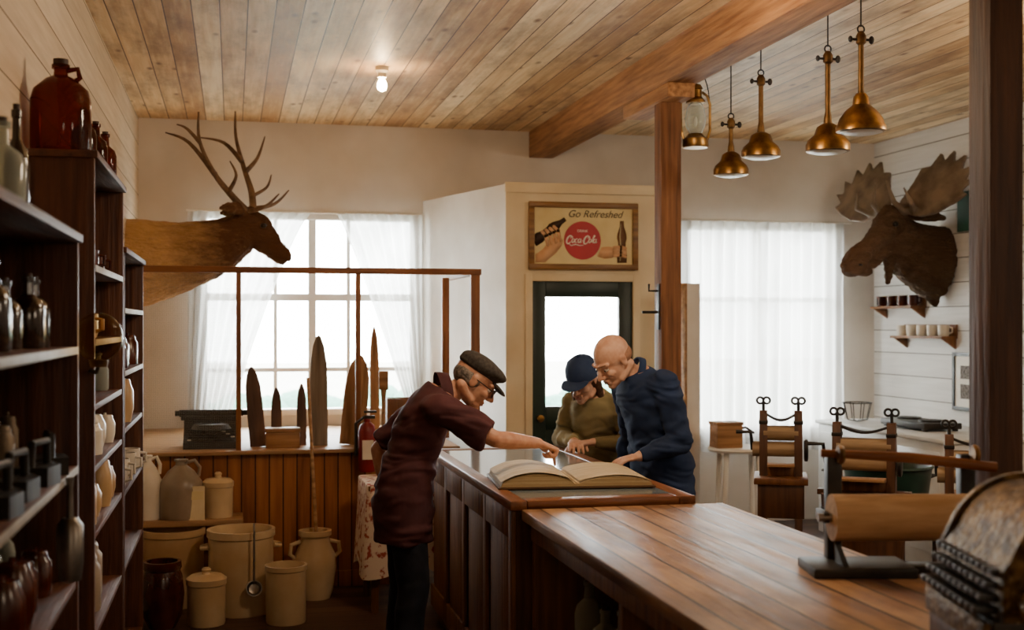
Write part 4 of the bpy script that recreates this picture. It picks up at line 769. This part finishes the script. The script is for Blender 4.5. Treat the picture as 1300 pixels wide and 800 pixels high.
st=T('tub_stand','low dark wooden stand under the green washtub','stand',(3.75,6.55,0)); MB().box(-.24,.24,-.24,.24,.42,.449,.004).obj('top','cbody',st)
for a in (-1,1):
    for c_ in (-1,1): MB().box(a*.2-.02,a*.2+.02,c_*.2-.02,c_*.2+.02,0,.42,.003).obj('leg','cbody',st)
wt=T('enamel_cabinet','low white enamel cabinet against the right shiplap wall','cabinet',(4.95,8.15,0)); MB().box(-.38,.38,-.9,.9,0,.86,.01).obj('body','enamel',wt); MB().box(-.4,.4,-.92,.92,.86,.89,.008).obj('top','enamel',wt)
for i in (-1,0,1): dd=MB().box(-.392,-.38,i*.58-.26,i*.58+.26,.12,.8,.004).obj('door','enamel',wt); MB().ell(V(-.4,i*.58+.2,.5),(.015,.012,.012)).obj('knob','steel',dd,180)
hp_=T('hot_plate','flat black gas hot plate on the white enamel cabinet','stove',(4.9,8.1,.89)); MB().box(-.15,.15,-.3,.3,.015,.06,.006).obj('body','black',hp_)
for a in (-.15,.15): MB().lathe([(.09,.06),(.09,.075),(.07,.075),(.03,.065),(0,.065)],20,Tm(0,a,0)).obj('burner','black',hp_)
for a in (-.12,.12):
    for c_ in (-.26,.26): MB().box(a-.015,a+.015,c_-.015,c_+.015,0,.015).obj('foot','black',hp_)
wb=T('wire_basket','dark wire basket standing on the white enamel cabinet','basket',(4.75,8.75,.89))
for k in range(8): MB().tube([V(0,0,.005),V(.08*cos(k*pi/4),.08*sin(k*pi/4),.02),V(.11*cos(k*pi/4),.11*sin(k*pi/4),.15)],.004,6).obj('wire','black',wb)
MB().tube([V(.11*cos(2*pi*i/24),.11*sin(2*pi*i/24),.15) for i in range(24)],.005,6,True).obj('rim','black',wb)
p=at(938,600,7.7); rt=T('white_stool_table','small round white table beneath the curtained window','table',(p.x,7.7,0)); zt=at(938,567,7.7).z
MB().lathe([(0,zt-.03),(.2,zt-.03),(.21,zt-.015),(.2,zt),(0,zt)],32).obj('table_top','white',rt)
for a in range(4): MB().tube([V(.15*cos(a*pi/2+.6),.15*sin(a*pi/2+.6),zt-.03),V(.19*cos(a*pi/2+.6),.19*sin(a*pi/2+.6),0)],[.02,.015]).obj('leg','white',rt)
cx=T('wooden_box','pale wooden box with a dark handle on the round white table','box',(p.x-.1,7.68,zt)); MB().box(-.09,.09,-.07,.07,0,.15,.004).obj('body','boxw',cx); MB().box(-.095,.095,-.075,.075,.15,.17,.003).obj('lid','boxw',cx); MB().tube([V(.09,0,.12),V(.14,0,.13),V(.2,0,.09)],.008).obj('handle','black',cx)
ow=at(878,450,7.9); wd_=struct(MB().box(-.06,.06,-.02,.02,0,1.93,.004).obj('door_2','white')); wd_.location=(ow.x,7.9,0); wd_.rotation_euler=(0,0,radians(20))
dd=MB().box(-.075,-.06,-.025,.025,0,1.93,.003).obj('edge_strip','ledge',wd_)
def wshelf(lab,y0,y1,z,mat,n,cl,grp,cm):
    o=T('wall_shelf',lab,'shelf',(XR,0,z)); MB().box(-.14,0,y0,y1,-.02,0,.003).obj('board',mat,o); MB().box(-.014,0,y0,y1,0,.09,.003).obj('back_rail',mat,o)
    for y in (y0+.02,y1-.04): MB().poly([(0,-.02),(-.12,-.02),(0,-.1)],0,.02,Matrix(((1,0,0,0),(0,0,1,y),(0,1,0,0),(0,0,0,1)))).obj('bracket',mat,o)
    for i in range(n): mug(cl,(XR-.075,y0+(y1-y0)*(i+.5)/n,z),.042,.085,cm,grp)
wshelf('upper small wooden wall shelf under the moose head',8.78,9.42,1.8,'cfront',4,'brown cup on the upper small wall shelf','cups on the upper wall shelf','brownpot')
wshelf('lower small reddish wall shelf of white cups',8.35,9.1,1.56,'cfront',5,'white cup on the lower small wall shelf','cups on the lower wall shelf','cap_white')
pf=T('picture_frame','black framed picture on the right shiplap wall below the shelves','picture',(XR,8.2,1.22)); f=MB(); f.box(-.02,0,-.2,.2,.19,.22,.002); f.box(-.02,0,-.2,.2,-.22,-.19,.002); f.box(-.02,0,-.2,-.17,-.19,.19,.002); f.box(-.02,0,.17,.2,-.19,.19,.002); f.obj('frame','blackp',pf); MB().box(-.01,0,-.17,.17,-.19,.19).obj('mat_board','signw',pf); MB().box(-.012,-.01,-.1,.1,.02,.12).obj('print','greyhair',pf); MB().box(-.012,-.01,-.1,.1,-.13,-.02).obj('print','greyhair',pf)
gs=T('green_sign','plain green square board on the wall behind the moose antler','sign',(XR,8.15,2.5)); MB().box(-.02,0,-.18,.18,-.15,.15,.003).obj('board','green2',gs); MB().box(-.024,-.02,-.165,.165,-.135,.135).obj('face','green2',gs)
struct(MB().box(-30,40,YB+.2,60,-.2,-.15).obj('ground','earth'))
b=MB()
for i in range(60): b.ell(V(-8+i*.35,15+random.uniform(-.3,.3),.3+random.uniform(-.08,.08)),(.4,.4,.5+random.uniform(0,.1)),seg=10)
tag(b.obj('hedge','grass',None,180),'low green hedge across the street outside the window','hedge')
# ---------------------------------------------------------------- light and camera
W=bpy.data.worlds.new('World'); SC.world=W; W.use_nodes=True; bg=W.node_tree.nodes['Background']; bg.inputs[0].default_value=(.97,.985,1,1); bg.inputs[1].default_value=36
def portal(x0,x1,z0,z1,y):
    l=bpy.data.lights.new('portal','AREA'); l.shape='RECTANGLE'; l.size=x1-x0; l.size_y=z1-z0; l.cycles.is_portal=True
    o=bpy.data.objects.new('window_portal',l); COL.objects.link(o); o.location=((x0+x1)/2,y,(z0+z1)/2); o.rotation_euler=(-pi/2,0,0)
portal(WX0,WX1,WZ0,WZ1,YB+.14); portal(VX0,VX1,0,VZ,YB+.14); portal(UX0,UX1,UZ0,UZ1,YB+.14)
def lamp(x,y,z,e,col,r=.1):
    l=bpy.data.lights.new('fill_light','POINT'); l.energy=e; l.color=col; l.shadow_soft_size=r; o=bpy.data.objects.new('fill_light',l); COL.objects.link(o); o.location=(x,y,z)
lamp(1.0,-.6,2.3,19,(1,.79,.56),.3); lamp(3.4,1.2,2.4,30,(1,.8,.58),.3); lamp(1.4,4.6,2.7,44,(1,.78,.54),.15); lamp(4.2,4.9,2.7,42,(1,.83,.62),.15)  # added fill lights without fixtures, brightening the ceiling, walls, shelves and foreground
cd=bpy.data.cameras.new('Camera'); cam=bpy.data.objects.new('Camera',cd); COL.objects.link(cam); SC.camera=cam
cam.location=(0,0,CZ); cam.rotation_euler=(pi/2,0,-TH); cd.sensor_width=36; cd.lens=36*F/1300; cd.shift_y=(HY-400)/1300
cd.clip_start=.05; cd.dof.use_dof=True; cd.dof.focus_distance=5.7; cd.dof.aperture_fstop=2.4
SC.view_settings.view_transform='AgX'
SC.view_settings.exposure=.5
